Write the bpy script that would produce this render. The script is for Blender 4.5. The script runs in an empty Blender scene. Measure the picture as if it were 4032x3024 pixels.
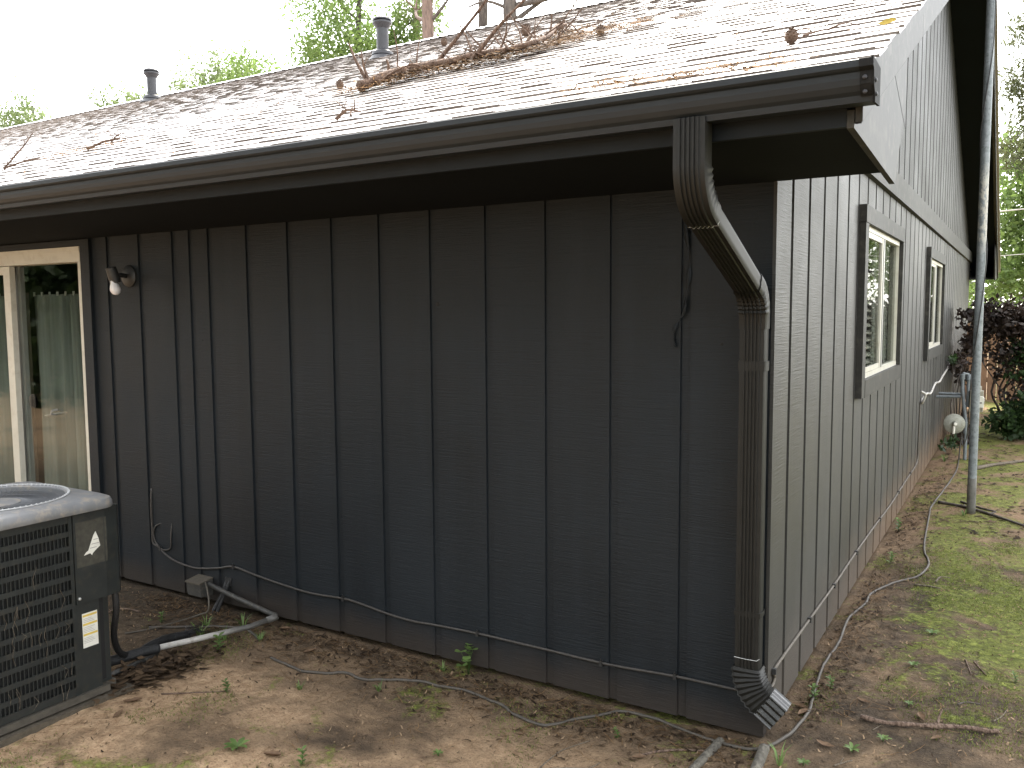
import bpy, math, random
import numpy as np
from mathutils import Vector, Matrix, noise as mnoise

scn = bpy.context.scene
COL = scn.collection
R_ = math.radians
rnd = random.Random(11)

# ------------------------------------------------------------------ camera
cam = bpy.data.cameras.new('camera')
cam.sensor_width = 36.0; cam.lens = 29.843
cam.clip_start = 0.05; cam.clip_end = 600
co = bpy.data.objects.new('camera', cam); COL.objects.link(co)
r_ = Vector((0.85715793, 0.51501405, -0.00638907)); u_ = Vector((-0.03837951, 0.07623687, 0.99635082)); f_ = Vector((-0.51362175, 0.85378479, -0.08511303))
M = Matrix((r_, u_, -f_)).transposed().to_4x4(); M.translation = Vector((0.78890, -3.20488, 1.65))
co.matrix_world = M
scn.camera = co

# ------------------------------------------------------------------ world, sun, exposure
SUN_EL, SUN_AZ = 54.0, -24.0            # azimuth measured from +Y towards +X
w = bpy.data.worlds.new('World'); scn.world = w; w.use_nodes = True
nt = w.node_tree; nt.nodes.clear()
sky = nt.nodes.new('ShaderNodeTexSky'); sky.sky_type = 'NISHITA'; sky.sun_disc = False
sky.sun_elevation = R_(SUN_EL); sky.sun_rotation = R_(SUN_AZ); sky.air_density = 1.0; sky.dust_density = 1.5; sky.ozone_density = 1.0
hs = nt.nodes.new('ShaderNodeHueSaturation'); hs.inputs['Saturation'].default_value = 0.20
bg = nt.nodes.new('ShaderNodeBackground'); bg.inputs['Strength'].default_value = 0.15
wo = nt.nodes.new('ShaderNodeOutputWorld')
nt.links.new(sky.outputs[0], hs.inputs['Color']); wm = nt.nodes.new('ShaderNodeMix'); wm.data_type = 'RGBA'; wm.blend_type = 'MULTIPLY'; wm.inputs[0].default_value = 1.0; wm.inputs[7].default_value = (1.0, .985, .955, 1)
nt.links.new(hs.outputs[0], wm.inputs[6]); nt.links.new(wm.outputs[2], bg.inputs['Color']); nt.links.new(bg.outputs[0], wo.inputs['Surface'])
sl = bpy.data.lights.new('sun', 'SUN'); sl.energy = 1.4; sl.angle = R_(22); sl.color = (1.0, 0.93, 0.82)
so = bpy.data.objects.new('sun', sl); COL.objects.link(so)
sd = Vector((math.sin(R_(SUN_AZ)) * math.cos(R_(SUN_EL)), math.cos(R_(SUN_AZ)) * math.cos(R_(SUN_EL)), math.sin(R_(SUN_EL))))
so.rotation_euler = (-sd).to_track_quat('-Z', 'Y').to_euler(); so.location = (0, 0, 30)
scn.view_settings.view_transform = 'Standard'; scn.view_settings.look = 'None'; scn.view_settings.gamma = 1.0
scn.view_settings.exposure = 2.95
scn.cycles.max_bounces = 8; scn.cycles.transparent_max_bounces = 24

# ------------------------------------------------------------------ materials
class NT:
    def __init__(s, name):
        s.m = bpy.data.materials.new(name); s.m.use_nodes = True
        s.t = s.m.node_tree; s.t.nodes.clear()
        s.out = s.n('ShaderNodeOutputMaterial'); s.b = s.n('ShaderNodeBsdfPrincipled')
        s.l(s.b.outputs[0], s.out.inputs['Surface'])
        s.tc = s.n('ShaderNodeTexCoord'); s.geo = s.n('ShaderNodeNewGeometry')
    def n(s, t): return s.t.nodes.new(t)
    def l(s, a, b): s.t.links.new(a, b)
    def noise(s, scale, detail=4, rough=.55, vec=None, stretch=None, dist=0):
        v = vec or s.geo.outputs['Position']
        if stretch:
            mp = s.n('ShaderNodeMapping'); mp.inputs['Scale'].default_value = stretch; s.l(v, mp.inputs['Vector']); v = mp.outputs[0]
        n = s.n('ShaderNodeTexNoise'); n.inputs['Scale'].default_value = scale; n.inputs['Detail'].default_value = detail
        n.inputs['Roughness'].default_value = rough; n.inputs['Distortion'].default_value = dist
        s.l(v, n.inputs['Vector']); return n.outputs['Fac']
    def ramp(s, fac, stops):
        r = s.n('ShaderNodeValToRGB'); e = r.color_ramp.elements
        while len(e) < len(stops): e.new(0.5)
        for k, (p, c) in enumerate(stops):
            e[k].position = p; e[k].color = (c, c, c, 1) if isinstance(c, (int, float)) else (*c, 1)
        s.l(fac, r.inputs[0]); return r.outputs[0]
    def mix(s, fac, a, b, typ='MIX'):
        x = s.n('ShaderNodeMix'); x.data_type = 'RGBA'; x.blend_type = typ
        for v, i in ((fac, 0), (a, 6), (b, 7)):
            if isinstance(v, (int, float)): x.inputs[i].default_value = v if i == 0 else (v, v, v, 1)
            elif isinstance(v, tuple): x.inputs[i].default_value = (*v, 1)
            else: s.l(v, x.inputs[i])
        return x.outputs[2]
    def math(s, op, a, b=None, clamp=False):
        x = s.n('ShaderNodeMath'); x.operation = op; x.use_clamp = clamp
        for v, i in ((a, 0), (b, 1)):
            if v is None: continue
            if isinstance(v, (int, float)): x.inputs[i].default_value = v
            else: s.l(v, x.inputs[i])
        return x.outputs[0]
    def sep(s):
        x = s.n('ShaderNodeSeparateXYZ'); s.l(s.geo.outputs['Position'], x.inputs[0]); return x.outputs
    def rng(s, v, a, b, c=0., d=1.):
        x = s.n('ShaderNodeMapRange'); x.interpolation_type = 'SMOOTHSTEP'
        for k, q in enumerate((a, b, c, d)): x.inputs[k + 1].default_value = q
        s.l(v, x.inputs[0]); return x.outputs[0]
    def bump(s, h, strength=.5, dist=.01, normal=None):
        x = s.n('ShaderNodeBump'); x.inputs['Strength'].default_value = strength; x.inputs['Distance'].default_value = dist
        s.l(h, x.inputs['Height'])
        if normal: s.l(normal, x.inputs['Normal'])
        s.l(x.outputs[0], s.b.inputs['Normal']); return x.outputs[0]
    def set(s, **k):
        for a, v in k.items():
            i = s.b.inputs[a.replace('_', ' ')]
            if isinstance(v, (int, float)): i.default_value = v
            elif isinstance(v, tuple): i.default_value = (*v, 1)
            else: s.l(v, i)
        return s

def mat_simple(name, col, rough=.6, var=.25, scale=8, metallic=0., bump=0., spec=.5, dirt=None):
    n = NT(name)
    f = n.noise(scale, 5)
    lo = tuple(c * (1 - var) for c in col); hi = tuple(min(1, c * (1 + var)) for c in col)
    c = n.ramp(f, [(.3, lo), (.7, hi)])
    if dirt:
        d = n.ramp(n.noise(scale * 2.3, 6, .65), [(.5, 0.), (.68, 1.)]); c = n.mix(d, c, dirt)
    n.set(Base_Color=c, Roughness=rough, Metallic=metallic); n.b.inputs['Specular IOR Level'].default_value = spec
    if bump: n.bump(n.noise(scale * 9, 5), bump, .004)
    return n.m

def mat_siding(name, base, dirtcol, dz, axis):
    n = NT(name); x, y, z = n.sep()
    # painted rough-sawn plywood: fine horizontal saw lines, blotchy weathering, splashed soil low down
    saw = n.noise(60, 3, .6, stretch=(.10, .10, 2.2)); fine = n.noise(260, 2, .6, stretch=(.25, .25, 1.0))
    blot = n.noise(1.6, 5, .6); streak = n.noise(9, 4, .6, stretch=(1, 1, .07))
    c = n.mix(n.ramp(blot, [(.32, 0.), (.7, 1.)]), tuple(v * .80 for v in base), tuple(v * 1.22 for v in base))
    c = n.mix(n.math('MULTIPLY', n.ramp(streak, [(.48, 0.), (.7, 1.)]), .35), c, tuple(v * 1.5 for v in base))
    c = n.mix(n.math('MULTIPLY', n.ramp(fine, [(.55, 0.), (.75, 1.)]), .5), c, tuple(v * 1.6 for v in base))
    edge = n.math('ADD', n.math('MULTIPLY', n.noise(3.5, 5, .65), dz * 1.1), n.math('MULTIPLY', n.noise(30, 3), dz * .25))
    low = n.math('SUBTRACT', n.math('ADD', edge, dz * .1), z)
    if axis: dirtcol = n.mix(n.rng(y, .6, 4.2), (.066, .054, .043), dirtcol)
    dm = n.rng(low, -dz * .35, dz * .75, 0., .8)
    spk = n.ramp(n.noise(120, 2, .5), [(.66, 0.), (.74, .55)])
    c = n.mix(n.math('MAXIMUM', dm, n.math('MULTIPLY', spk, n.rng(z, .1, .9, 1., 0.))), c, dirtcol)
    n.set(Base_Color=c, Roughness=n.ramp(blot, [(.3, .46), (.7, .62)])); n.b.inputs['Specular IOR Level'].default_value = (.22, .5, .3)[axis]
    h = n.math('ADD', saw, n.math('MULTIPLY', fine, .5)); n.bump(h, .55, .0035)
    return n.m

def mat_ground():
    n = NT('bare_soil_and_moss'); x, y, z = n.sep()
    big = n.noise(.9, 6, .62, dist=.6); mid = n.noise(4.2, 6, .62, dist=.4); small = n.noise(24, 6, .65); tiny = n.noise(110, 4, .6)
    soil = n.ramp(mid, [(.26, (.040, .028, .019)), (.42, (.088, .062, .040)), (.56, (.16, .110, .068)), (.74, (.27, .185, .112))])
    clay = n.ramp(small, [(.3, (.27, .172, .10)), (.7, (.50, .35, .215))])
    # sandy clay in front, lightened to stand for open sky light; darker humus tone along walls and side yard
    front = n.math('MULTIPLY', n.rng(y, -.25, -.8), n.rng(x, .1, -.9))
    clm = n.math('MULTIPLY', n.ramp(big, [(.36, 0.), (.50, 1.)]), n.math('ADD', n.math('MULTIPLY', front, 1.0), .22))
    c = n.mix(clm, soil, clay)
    side = n.math('MULTIPLY', n.rng(x, -.3, .35), n.rng(y, 3.4, 2.2))
    hum = n.math('ADD', n.math('MULTIPLY', side, .95), n.math('MULTIPLY', n.rng(n.math('ABSOLUTE', n.math('ADD', y, -.02)), .45, .0), n.rng(x, .3, -.2, 0., .6)), clamp=True)
    humc = n.ramp(small, [(.28, (.018, .0135, .0095)), (.5, (.044, .033, .022)), (.75, (.10, .074, .047))])
    c = n.mix(n.math('MULTIPLY', hum, n.ramp(mid, [(.36, .95), (.66, .35)])), c, humc)
    back_soil = n.math('MULTIPLY', n.rng(x, -2.3, -3.0), n.rng(y, -.95, -.7)); c = n.mix(n.math('MULTIPLY', back_soil, .85), c, humc)  # soil behind the condenser mixed towards the darker humus tone
    far = n.rng(y, 3.0, 4.5); c = n.mix(n.math('MULTIPLY', far, n.ramp(big, [(.45, .75), (.6, .2)])), c, (.24, .155, .092))
    # moss in ragged patches
    mv = n.noise(1.7, 7, .68, dist=.8); mf = n.noise(38, 5, .7)
    thr = n.math('ADD', n.math('MULTIPLY', n.rng(x, -1.4, -2.4), -.07), mv); thr = n.math('ADD', n.math('MULTIPLY', n.math('MULTIPLY', n.rng(x, .15, .45), n.rng(y, .3, 1.0)), .13), thr)
    mm = n.math('MULTIPLY', n.ramp(n.math('ADD', thr, n.math('MULTIPLY', n.math('SUBTRACT', mf, .5), .28)), [(.54, 0.), (.63, 1.)]), .85)
    moss = n.ramp(n.math('ADD', n.math('MULTIPLY', mf, .6), n.math('MULTIPLY', small, .4)), [(.32, (.040, .048, .012)), (.5, (.115, .135, .024)), (.68, (.28, .32, .068))])
    c = n.mix(mm, c, moss)
    c = n.mix(n.ramp(tiny, [(.30, .55), (.46, 0.)]), c, (.018, .013, .009))
    c = n.mix(n.ramp(n.noise(70, 3, .5), [(.68, 0.), (.76, .45)]), c, (.24, .18, .12))
    n.set(Base_Color=c, Roughness=.93); n.b.inputs['Specular IOR Level'].default_value = .2
    h = n.math('ADD', n.math('MULTIPLY', small, 1.), n.math('ADD', n.math('MULTIPLY', tiny, .5), n.math('MULTIPLY', mm, .35))); n.bump(h, .9, .02)
    return n.m

def mat_shingle():
    n = NT('asphalt_shingle')
    at = n.n('ShaderNodeAttribute'); at.attribute_name = 'tone'
    g = n.noise(420, 3, .7); b = n.noise(2.2, 4, .6)
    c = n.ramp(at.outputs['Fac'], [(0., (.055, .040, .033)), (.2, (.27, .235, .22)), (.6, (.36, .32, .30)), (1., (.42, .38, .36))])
    c = n.mix(n.ramp(g, [(.35, .3), (.6, 0.)]), c, (.20, .165, .15))
    c = n.mix(n.ramp(b, [(.5, 0.), (.7, .3)]), c, (.38, .35, .32))
    n.set(Base_Color=c, Roughness=.36, Coat_Weight=.7, Coat_Roughness=.22); n.b.inputs['Specular IOR Level'].default_value = .8
    n.bump(g, .10, .002)
    return n.m

def mat_leaf(name, a, b, trans=.5, rough=.55):
    n = NT(name)
    at = n.n('ShaderNodeAttribute'); at.attribute_name = 'tone'
    c = n.ramp(at.outputs['Fac'], [(0., a), (1., b)])
    n.set(Base_Color=c, Roughness=rough); n.b.inputs['Specular IOR Level'].default_value = .12 if rough >= .7 else .4
    tr = n.n('ShaderNodeBsdfTranslucent'); n.l(c, tr.inputs['Color'])
    mx = n.n('ShaderNodeMixShader'); mx.inputs[0].default_value = trans
    n.l(n.b.outputs[0], mx.inputs[1]); n.l(tr.outputs[0], mx.inputs[2]); n.l(mx.outputs[0], n.out.inputs['Surface'])
    return n.m

def mat_bark(name, a, b, sc=14):
    n = NT(name); f = n.noise(sc, 6, .65, stretch=(1, 1, .25)); v = n.n('ShaderNodeTexVoronoi'); v.inputs['Scale'].default_value = sc * 1.3
    mp = n.n('ShaderNodeMapping'); mp.inputs['Scale'].default_value = (1, 1, .3); n.l(n.geo.outputs['Position'], mp.inputs[0]); n.l(mp.outputs[0], v.inputs['Vector'])
    c = n.ramp(f, [(.3, a), (.7, b)]); n.set(Base_Color=c, Roughness=.9); n.bump(n.math('ADD', f, v.outputs['Distance']), .8, .02)
    return n.m

def mat_glass(name, tint=(.86, .90, .87), refl=1.0, ior=1.6):
    n = NT(name)
    tr = n.n('ShaderNodeBsdfTransparent'); tr.inputs[0].default_value = (*tint, 1)
    gl = n.n('ShaderNodeBsdfGlossy'); gl.inputs['Roughness'].default_value = .015; gl.inputs['Color'].default_value = (refl, refl, refl, 1)
    fr = n.n('ShaderNodeLayerWeight'); fr.inputs[0].default_value = .5
    f0 = ((ior - 1) / (ior + 1)) ** 2; fk = n.math('ADD', n.math('MULTIPLY', n.math('POWER', fr.outputs['Facing'], 5.), 1 - f0), f0)
    mx = n.n('ShaderNodeMixShader'); n.l(fk, mx.inputs[0]); n.l(tr.outputs[0], mx.inputs[1]); n.l(gl.outputs[0], mx.inputs[2])
    n.l(mx.outputs[0], n.out.inputs['Surface']); return n.m

def mat_fabric(name, a, b):
    n = NT(name); f = n.noise(5, 3, .5, stretch=(6, 6, .15)); wv = n.noise(300, 2)
    n.set(Base_Color=n.ramp(f, [(.35, a), (.65, b)]), Roughness=.95); n.bump(wv, .2, .001); return n.m

MS = {}
MS['front'] = mat_siding('charcoal_siding_shaded_front', (.0098, .0128, .0158), (.034, .027, .022), .16, 0)  # same paint as the end wall; the front's shade is put into this darker colour
MS['end'] = mat_siding('charcoal_siding_lit_end', (.0275, .0265, .0238), (.15, .092, .050), .42, 1)  # same paint as the front, lighter and warmer to carry the end wall's light
MS['trim'] = mat_simple('painted_trim', (.0245, .0235, .0205), .58, .18, 6, spec=.35, bump=.12, dirt=(.055, .05, .042))
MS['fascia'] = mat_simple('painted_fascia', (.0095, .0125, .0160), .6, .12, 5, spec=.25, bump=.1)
MS['gable'] = mat_siding('charcoal_siding_dimmed_gable', (.0205, .0198, .0172), (.05, .045, .038), .05, 2)  # same paint again, colour darkened to hold back the light up there
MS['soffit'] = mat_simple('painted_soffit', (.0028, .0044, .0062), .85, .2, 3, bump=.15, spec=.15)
MS['gutter'] = mat_simple('bronze_gutter_metal', (.0118, .0150, .0185), .52, .06, 3, metallic=.0, spec=.35, dirt=(.013, .0162, .0195))
MS['gutdark'] = mat_simple('gutter_seam_sealant', (.012, .012, .0125), .75, .2, 30, spec=.15, dirt=(.02, .019, .018))
MS['spout'] = mat_simple('brown_downspout_metal', (.0100, .0098, .0085), .55, .12, 10, spec=.32, dirt=(.013, .012, .010))
MS['spoutwet'] = mat_simple('wet_downspout_outlet', (.014, .0135, .012), .22, .15, 14, spec=.8, dirt=(.03, .028, .024))
MS['steel'] = mat_simple('bare_cut_metal', (.5, .5, .48), .4, .2, 40, metallic=.7)
MS['shingle'] = mat_shingle()
MS['flash'] = mat_simple('galvanised_vent_metal', (.028, .028, .032), .5, .15, 14, metallic=.0)
MS['ground'] = mat_ground()
MS['vinyl'] = mat_simple('cream_vinyl_frame', (.52, .50, .43), .4, .06, 6, dirt=(.45, .42, .35))
MS['alum'] = mat_simple('grey_window_stile', (.34, .34, .33), .35, .1, 10, metallic=.3)
MS['glass'] = mat_glass('window_glass', (.93, .95, .93), refl=.42); MS['glass2'] = mat_glass('door_glass', (.87, .89, .87), .8, 1.3)
MS['curtain'] = mat_fabric('grey_green_curtain', (.125, .136, .120), (.20, .214, .192))
MS['palecurtain'] = mat_fabric('pale_curtain', (.55, .55, .5), (.7, .7, .65))
MS['blind'] = mat_simple('cream_blind_slats', (.66, .62, .54), .6, .08, 6)
MS['dark'] = mat_simple('dark_interior', (.03, .03, .03), .9, .1, 2)
MS['brownwood'] = mat_simple('brown_wood_post', (.10, .075, .055), .7, .25, 12)
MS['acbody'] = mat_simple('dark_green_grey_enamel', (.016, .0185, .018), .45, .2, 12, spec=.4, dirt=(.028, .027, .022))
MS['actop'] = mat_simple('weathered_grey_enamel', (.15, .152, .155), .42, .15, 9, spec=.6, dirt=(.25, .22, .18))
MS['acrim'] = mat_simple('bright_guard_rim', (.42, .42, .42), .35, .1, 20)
MS['acwire'] = mat_simple('grey_coated_wire', (.10, .104, .11), .4, .1, 20)
MS['accoil'] = mat_simple('dirty_coil_fins', (.005, .005, .005), .8, .4, 40)
MS['acdirt'] = mat_simple('dusty_base_pan', (.06, .052, .04), .8, .3, 25, bump=.3)
MS['residue'] = mat_simple('sticker_residue', (.038, .036, .027), .8, .3, 50)
MS['paper'] = mat_simple('white_label_paper', (.62, .61, .55), .6, .08, 30)
MS['yellow'] = mat_simple('yellow_label_ink', (.55, .40, .07), .6, .1, 30)
MS['ink'] = mat_simple('grey_label_ink', (.28, .27, .25), .6, .1, 30)
MS['wire'] = mat_simple('painted_cable', (.030, .027, .024), .55, .2, 40, dirt=(.06, .05, .042))
MS['wiretan'] = mat_simple('dusty_tan_cable', (.075, .064, .049), .65, .2, 40, dirt=(.10, .082, .06))
MS['clip'] = mat_simple('cable_clip_plastic', (.02, .02, .02), .5, .2, 40)
MS['cord'] = mat_simple('grey_ground_cable', (.056, .048, .038), .6, .25, 30, dirt=(.08, .062, .044))
MS['foam'] = mat_simple('black_pipe_foam', (.010, .010, .011), .55, .4, 60, bump=.6, dirt=(.03, .03, .028))
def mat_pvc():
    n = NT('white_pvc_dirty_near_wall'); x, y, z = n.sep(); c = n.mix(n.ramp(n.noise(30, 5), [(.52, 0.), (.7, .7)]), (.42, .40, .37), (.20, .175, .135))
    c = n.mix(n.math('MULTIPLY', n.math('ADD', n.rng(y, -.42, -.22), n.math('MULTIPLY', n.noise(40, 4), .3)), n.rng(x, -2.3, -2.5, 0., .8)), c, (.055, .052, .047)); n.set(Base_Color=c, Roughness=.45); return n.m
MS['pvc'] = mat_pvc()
MS['greyplastic'] = mat_simple('grey_painted_box', (.04, .039, .036), .6, .2, 20, dirt=(.075, .066, .052))
MS['concrete'] = mat_simple('pitted_concrete', (.075, .06, .042), .95, .3, 30, bump=.8, dirt=(.10, .085, .06))
MS['bulb'] = mat_simple('white_bulb_glass', (.78, .77, .80), .25, .03, 4)
MS['galv'] = mat_simple('galvanised_steel_pipe', (.15, .168, .178), .5, .22, 22, metallic=.25, dirt=(.095, .11, .118))
def mat_mast():
    n = NT('galvanised_mast_with_chipped_paint'); x, y, z = n.sep()
    f = n.noise(22, 5); c = n.ramp(f, [(.3, (.15, .168, .176)), (.7, (.24, .262, .272))]); c = n.mix(n.ramp(n.noise(50, 6, .65), [(.5, 0.), (.68, 1.)]), c, (.10, .115, .122))
    band = n.math('MULTIPLY', n.rng(z, 2.02, 2.25), n.rng(z, 2.80, 2.58)); pk = n.math('ADD', n.noise(34, 5, .7, stretch=(1, 1, .6)), n.math('MULTIPLY', n.rng(x, .47, .52), .10))
    c = n.mix(n.math('MULTIPLY', band, n.ramp(pk, [(.50, 0.), (.56, 1.)])), c, (.40, .385, .34)); c = n.mix(n.math('MULTIPLY', band, n.ramp(n.noise(90, 4, .7), [(.58, 0.), (.64, .7)])), c, (.12, .10, .08))
    n.set(Base_Color=c, Roughness=.5, Metallic=.2); return n.m
MS['mast'] = mat_mast()
MS['rustsoil'] = mat_simple('soil_stained_steel', (.11, .105, .09), .7, .3, 20)
MS['meter'] = mat_simple('beige_meter_casting', (.30, .28, .22), .55, .12, 20, dirt=(.17, .16, .12))
MS['meterwhite'] = mat_simple('white_meter_index', (.68, .66, .58), .5, .08, 20)
MS['regul'] = mat_simple('dull_grey_regulator', (.24, .24, .20), .5, .15, 25, metallic=.2, dirt=(.17, .16, .12))
MS['bark'] = mat_bark('pine_bark', (.07, .048, .038), (.21, .145, .115)); MS['bark2'] = mat_bark('dark_bark', (.035, .028, .024), (.11, .09, .075))
MS['deadwood'] = mat_bark('dead_branch_bark', (.07, .042, .03), (.24, .165, .12), 60)
MS['roofwood'] = mat_bark('dry_pine_branch', (.055, .033, .022), (.20, .125, .085), 50)
MS['palewood'] = mat_bark('bleached_twig', (.10, .08, .06), (.22, .18, .13), 60)
MS['greywood'] = mat_bark('weathered_grey_pole', (.075, .068, .056), (.16, .145, .115), 30)
MS['leafbright'] = mat_leaf('sunlit_broadleaf', (.07, .12, .03), (.20, .28, .08), .55)
MS['leafpale'] = mat_leaf('pale_far_leaf', (.085, .125, .05), (.20, .25, .10), .5)
MS['leafmid'] = mat_leaf('mid_green_leaf', (.02, .035, .012), (.06, .10, .03), .35)
MS['needle'] = mat_leaf('pine_needles_green', (.05, .06, .026), (.13, .145, .06), .4)
MS['leafred'] = mat_leaf('dark_purple_leaf', (.016, .011, .009), (.056, .036, .026), .3)
MS['leafdeep'] = mat_leaf('deep_green_shrub_leaf', (.012, .026, .010), (.05, .095, .026), .3)
MS['weedleaf'] = mat_leaf('fresh_weed_leaf', (.075, .125, .032), (.17, .26, .075), .35)
MS['mossblade'] = mat_leaf('moss_blades', (.05, .06, .014), (.24, .285, .06), .3)
MS['deadleaf'] = mat_leaf('dry_brown_leaf', (.08, .048, .028), (.21, .138, .088), .2, .7)
MS['litter'] = mat_leaf('dry_orange_needles', (.09, .05, .024), (.25, .155, .075), .2, .7)
MS['rooflitter'] = mat_leaf('dry_brown_roof_needles', (.055, .029, .012), (.24, .130, .050), .12, .9)
MS['litterdark'] = mat_leaf('dark_leaf_crumbs', (.018, .012, .008), (.105, .070, .042), .1, .8)
MS['crumbs'] = mat_leaf('brown_leaf_crumbs', (.035, .024, .016), (.30, .21, .13), .1, .85)
MS['cone'] = mat_simple('pine_cone_scales', (.10, .062, .04), .8, .4, 60)
MS['fence'] = mat_simple('brown_fence_boards', (.20, .115, .065), .85, .3, 5, bump=.3)
MS['yellowleaf'] = mat_simple('yellow_fallen_leaf', (.5, .40, .05), .7, .1, 10)
MS['blackcable'] = mat_simple('black_service_cable', (.018, .018, .018), .5, .2, 20)

# ------------------------------------------------------------------ mesh helpers
class MB:
    def __init__(s): s.v = []; s.f = []; s.tone = None; s.mi = []; s.cm = 0
    def face(s, idx): s.f.append(tuple(idx)); s.mi.append(s.cm)
    def box(s, a, b):
        (x0, y0, z0), (x1, y1, z1) = a, b; o = len(s.v)
        s.v += [(x0, y0, z0), (x1, y0, z0), (x1, y1, z0), (x0, y1, z0), (x0, y0, z1), (x1, y0, z1), (x1, y1, z1), (x0, y1, z1)]
        for q in ((0, 3, 2, 1), (4, 5, 6, 7), (0, 1, 5, 4), (1, 2, 6, 5), (2, 3, 7, 6), (3, 0, 4, 7)): s.face([o + k for k in q])
        return s
    def prism(s, poly, axis, a, b):
        # poly: 2-D outline; extruded along axis from a to b
        def P(p, t): return {0: (t, p[0], p[1]), 1: (p[0], t, p[1]), 2: (p[0], p[1], t)}[axis]
        o = len(s.v); n = len(poly)
        s.v += [P(p, a) for p in poly] + [P(p, b) for p in poly]
        s.face(range(o + n - 1, o - 1, -1)); s.face(range(o + n, o + 2 * n))
        for k in range(n): s.face((o + k, o + (k + 1) % n, o + n + (k + 1) % n, o + n + k))
        return s
    def tube(s, pts, rad, seg=8, cap=True, wob=0., rr=None):
        pts = [Vector(p) for p in pts]; n = len(pts)
        rs = rad if isinstance(rad, (list, tuple)) else [rad] * n
        t0 = (pts[1] - pts[0]).normalized(); up = Vector((0, 0, 1)) if abs(t0.z) < .9 else Vector((0, 1, 0))
        nx = t0.cross(up).normalized(); o = len(s.v)
        for k in range(n):
            t = (pts[min(k + 1, n - 1)] - pts[max(k - 1, 0)]).normalized()
            nx = (nx - t * nx.dot(t)).normalized(); ny = t.cross(nx)
            for j in range(seg):
                a = 2 * math.pi * j / seg; q = rs[k] * (1 + (wob * (rnd.random() - .5) if wob else 0))
                s.v.append(tuple(pts[k] + nx * math.cos(a) * q + ny * math.sin(a) * q))
        for k in range(n - 1):
            for j in range(seg):
                a = o + k * seg + j; b = o + k * seg + (j + 1) % seg
                s.face((a, b, b + seg, a + seg))
        if cap: s.face(range(o + seg - 1, o - 1, -1)); s.face(range(o + (n - 1) * seg, o + n * seg))
        return s
    def lathe(s, prof, c, axis=(0, 0, 1), seg=20):
        ax = Vector(axis).normalized(); u = ax.orthogonal().normalized(); v = ax.cross(u); c = Vector(c); o = len(s.v)
        for (r, h) in prof:
            for j in range(seg):
                a = 2 * math.pi * j / seg; s.v.append(tuple(c + ax * h + (u * math.cos(a) + v * math.sin(a)) * max(r, 1e-4)))
        for k in range(len(prof) - 1):
            for j in range(seg):
                a = o + k * seg + j; b = o + k * seg + (j + 1) % seg; s.face((a, b, b + seg, a + seg))
        s.face(range(o + seg - 1, o - 1, -1)); s.face(range(o + (len(prof) - 1) * seg, o + len(prof) * seg))
        return s
    def quad(s, *p):
        o = len(s.v); s.v += [tuple(q) for q in p]; s.face(range(o, o + len(p))); return s
    def build(s, name, mats, parent=None, smooth=False, tone=None, origin=None):
        me = bpy.data.meshes.new(name)
        og = Vector(origin) if origin else Vector((0, 0, 0))
        vs = [tuple(Vector(q) - og) for q in s.v] if origin else s.v
        me.from_pydata(vs, [], s.f); mats = mats if isinstance(mats, (list, tuple)) else [mats]
        for m in mats: me.materials.append(MS[m])
        if len(mats) > 1: me.polygons.foreach_set('material_index', s.mi)
        if smooth: me.polygons.foreach_set('use_smooth', [True] * len(me.polygons))
        if tone is not None:
            at = me.attributes.new('tone', 'FLOAT', 'POINT'); at.data.foreach_set('value', np.asarray(tone, dtype=np.float32))
        me.update()
        ob = bpy.data.objects.new(name, me); COL.objects.link(ob); ob.location = og
        if parent:
            ob.parent = parent
            pw = Vector((0, 0, 0)); q = parent
            while q: pw += q.location; q = q.parent
            ob.location = og - pw
        if smooth == 'auto':
            try: me.set_sharp_from_angle(angle=R_(40))
            except Exception: pass
        return ob

def tag(o, label=None, cat=None, group=None, kind=None):
    if label: o['label'] = label
    if cat: o['category'] = cat
    if group: o['group'] = group
    if kind: o['kind'] = kind
    return o
def thing(name, loc, label, cat, group=None):
    o = bpy.data.objects.new(name, None); COL.objects.link(o); o.location = loc; o.empty_display_size = .2
    return tag(o, label, cat, group)
def smooth_path(pts, sub=4):
    P = [Vector(p) for p in pts]; out = []
    for k in range(len(P) - 1):
        a = P[max(k - 1, 0)]; b = P[k]; c = P[k + 1]; d = P[min(k + 2, len(P) - 1)]
        for j in range(sub):
            t = j / sub
            out.append(.5 * ((2 * b) + (c - a) * t + (2 * a - 5 * b + 4 * c - d) * t * t + (3 * b - a - 3 * c + d) * t ** 3))
    out.append(P[-1]); return out
def sstep(a, b, t):
    u = min(1, max(0, (t - a) / (b - a))); return u * u * (3 - 2 * u)
def hground(x, y): return -.03 + .075 * sstep(-.3, .35, x) * sstep(-.9, .3, y)
def bumps(x, y):
    near = max(0., 1 - max(abs(x + 1) / 7, abs(y) / 9))
    v = .030 * mnoise.noise(Vector((x * 1.3, y * 1.3, 1.7))) + .014 * mnoise.noise(Vector((x * 4.5, y * 4.5, 5.1))) + .006 * mnoise.noise(Vector((x * 16, y * 16, 2.3))) + .003 * mnoise.noise(Vector((x * 45, y * 45, 8.3)))
    return v * (.35 + .65 * near)
def gz(x, y): return hground(x, y) + bumps(x, y) * (.45 + .55 * min(1., abs(y) / .5)) - .004

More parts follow.
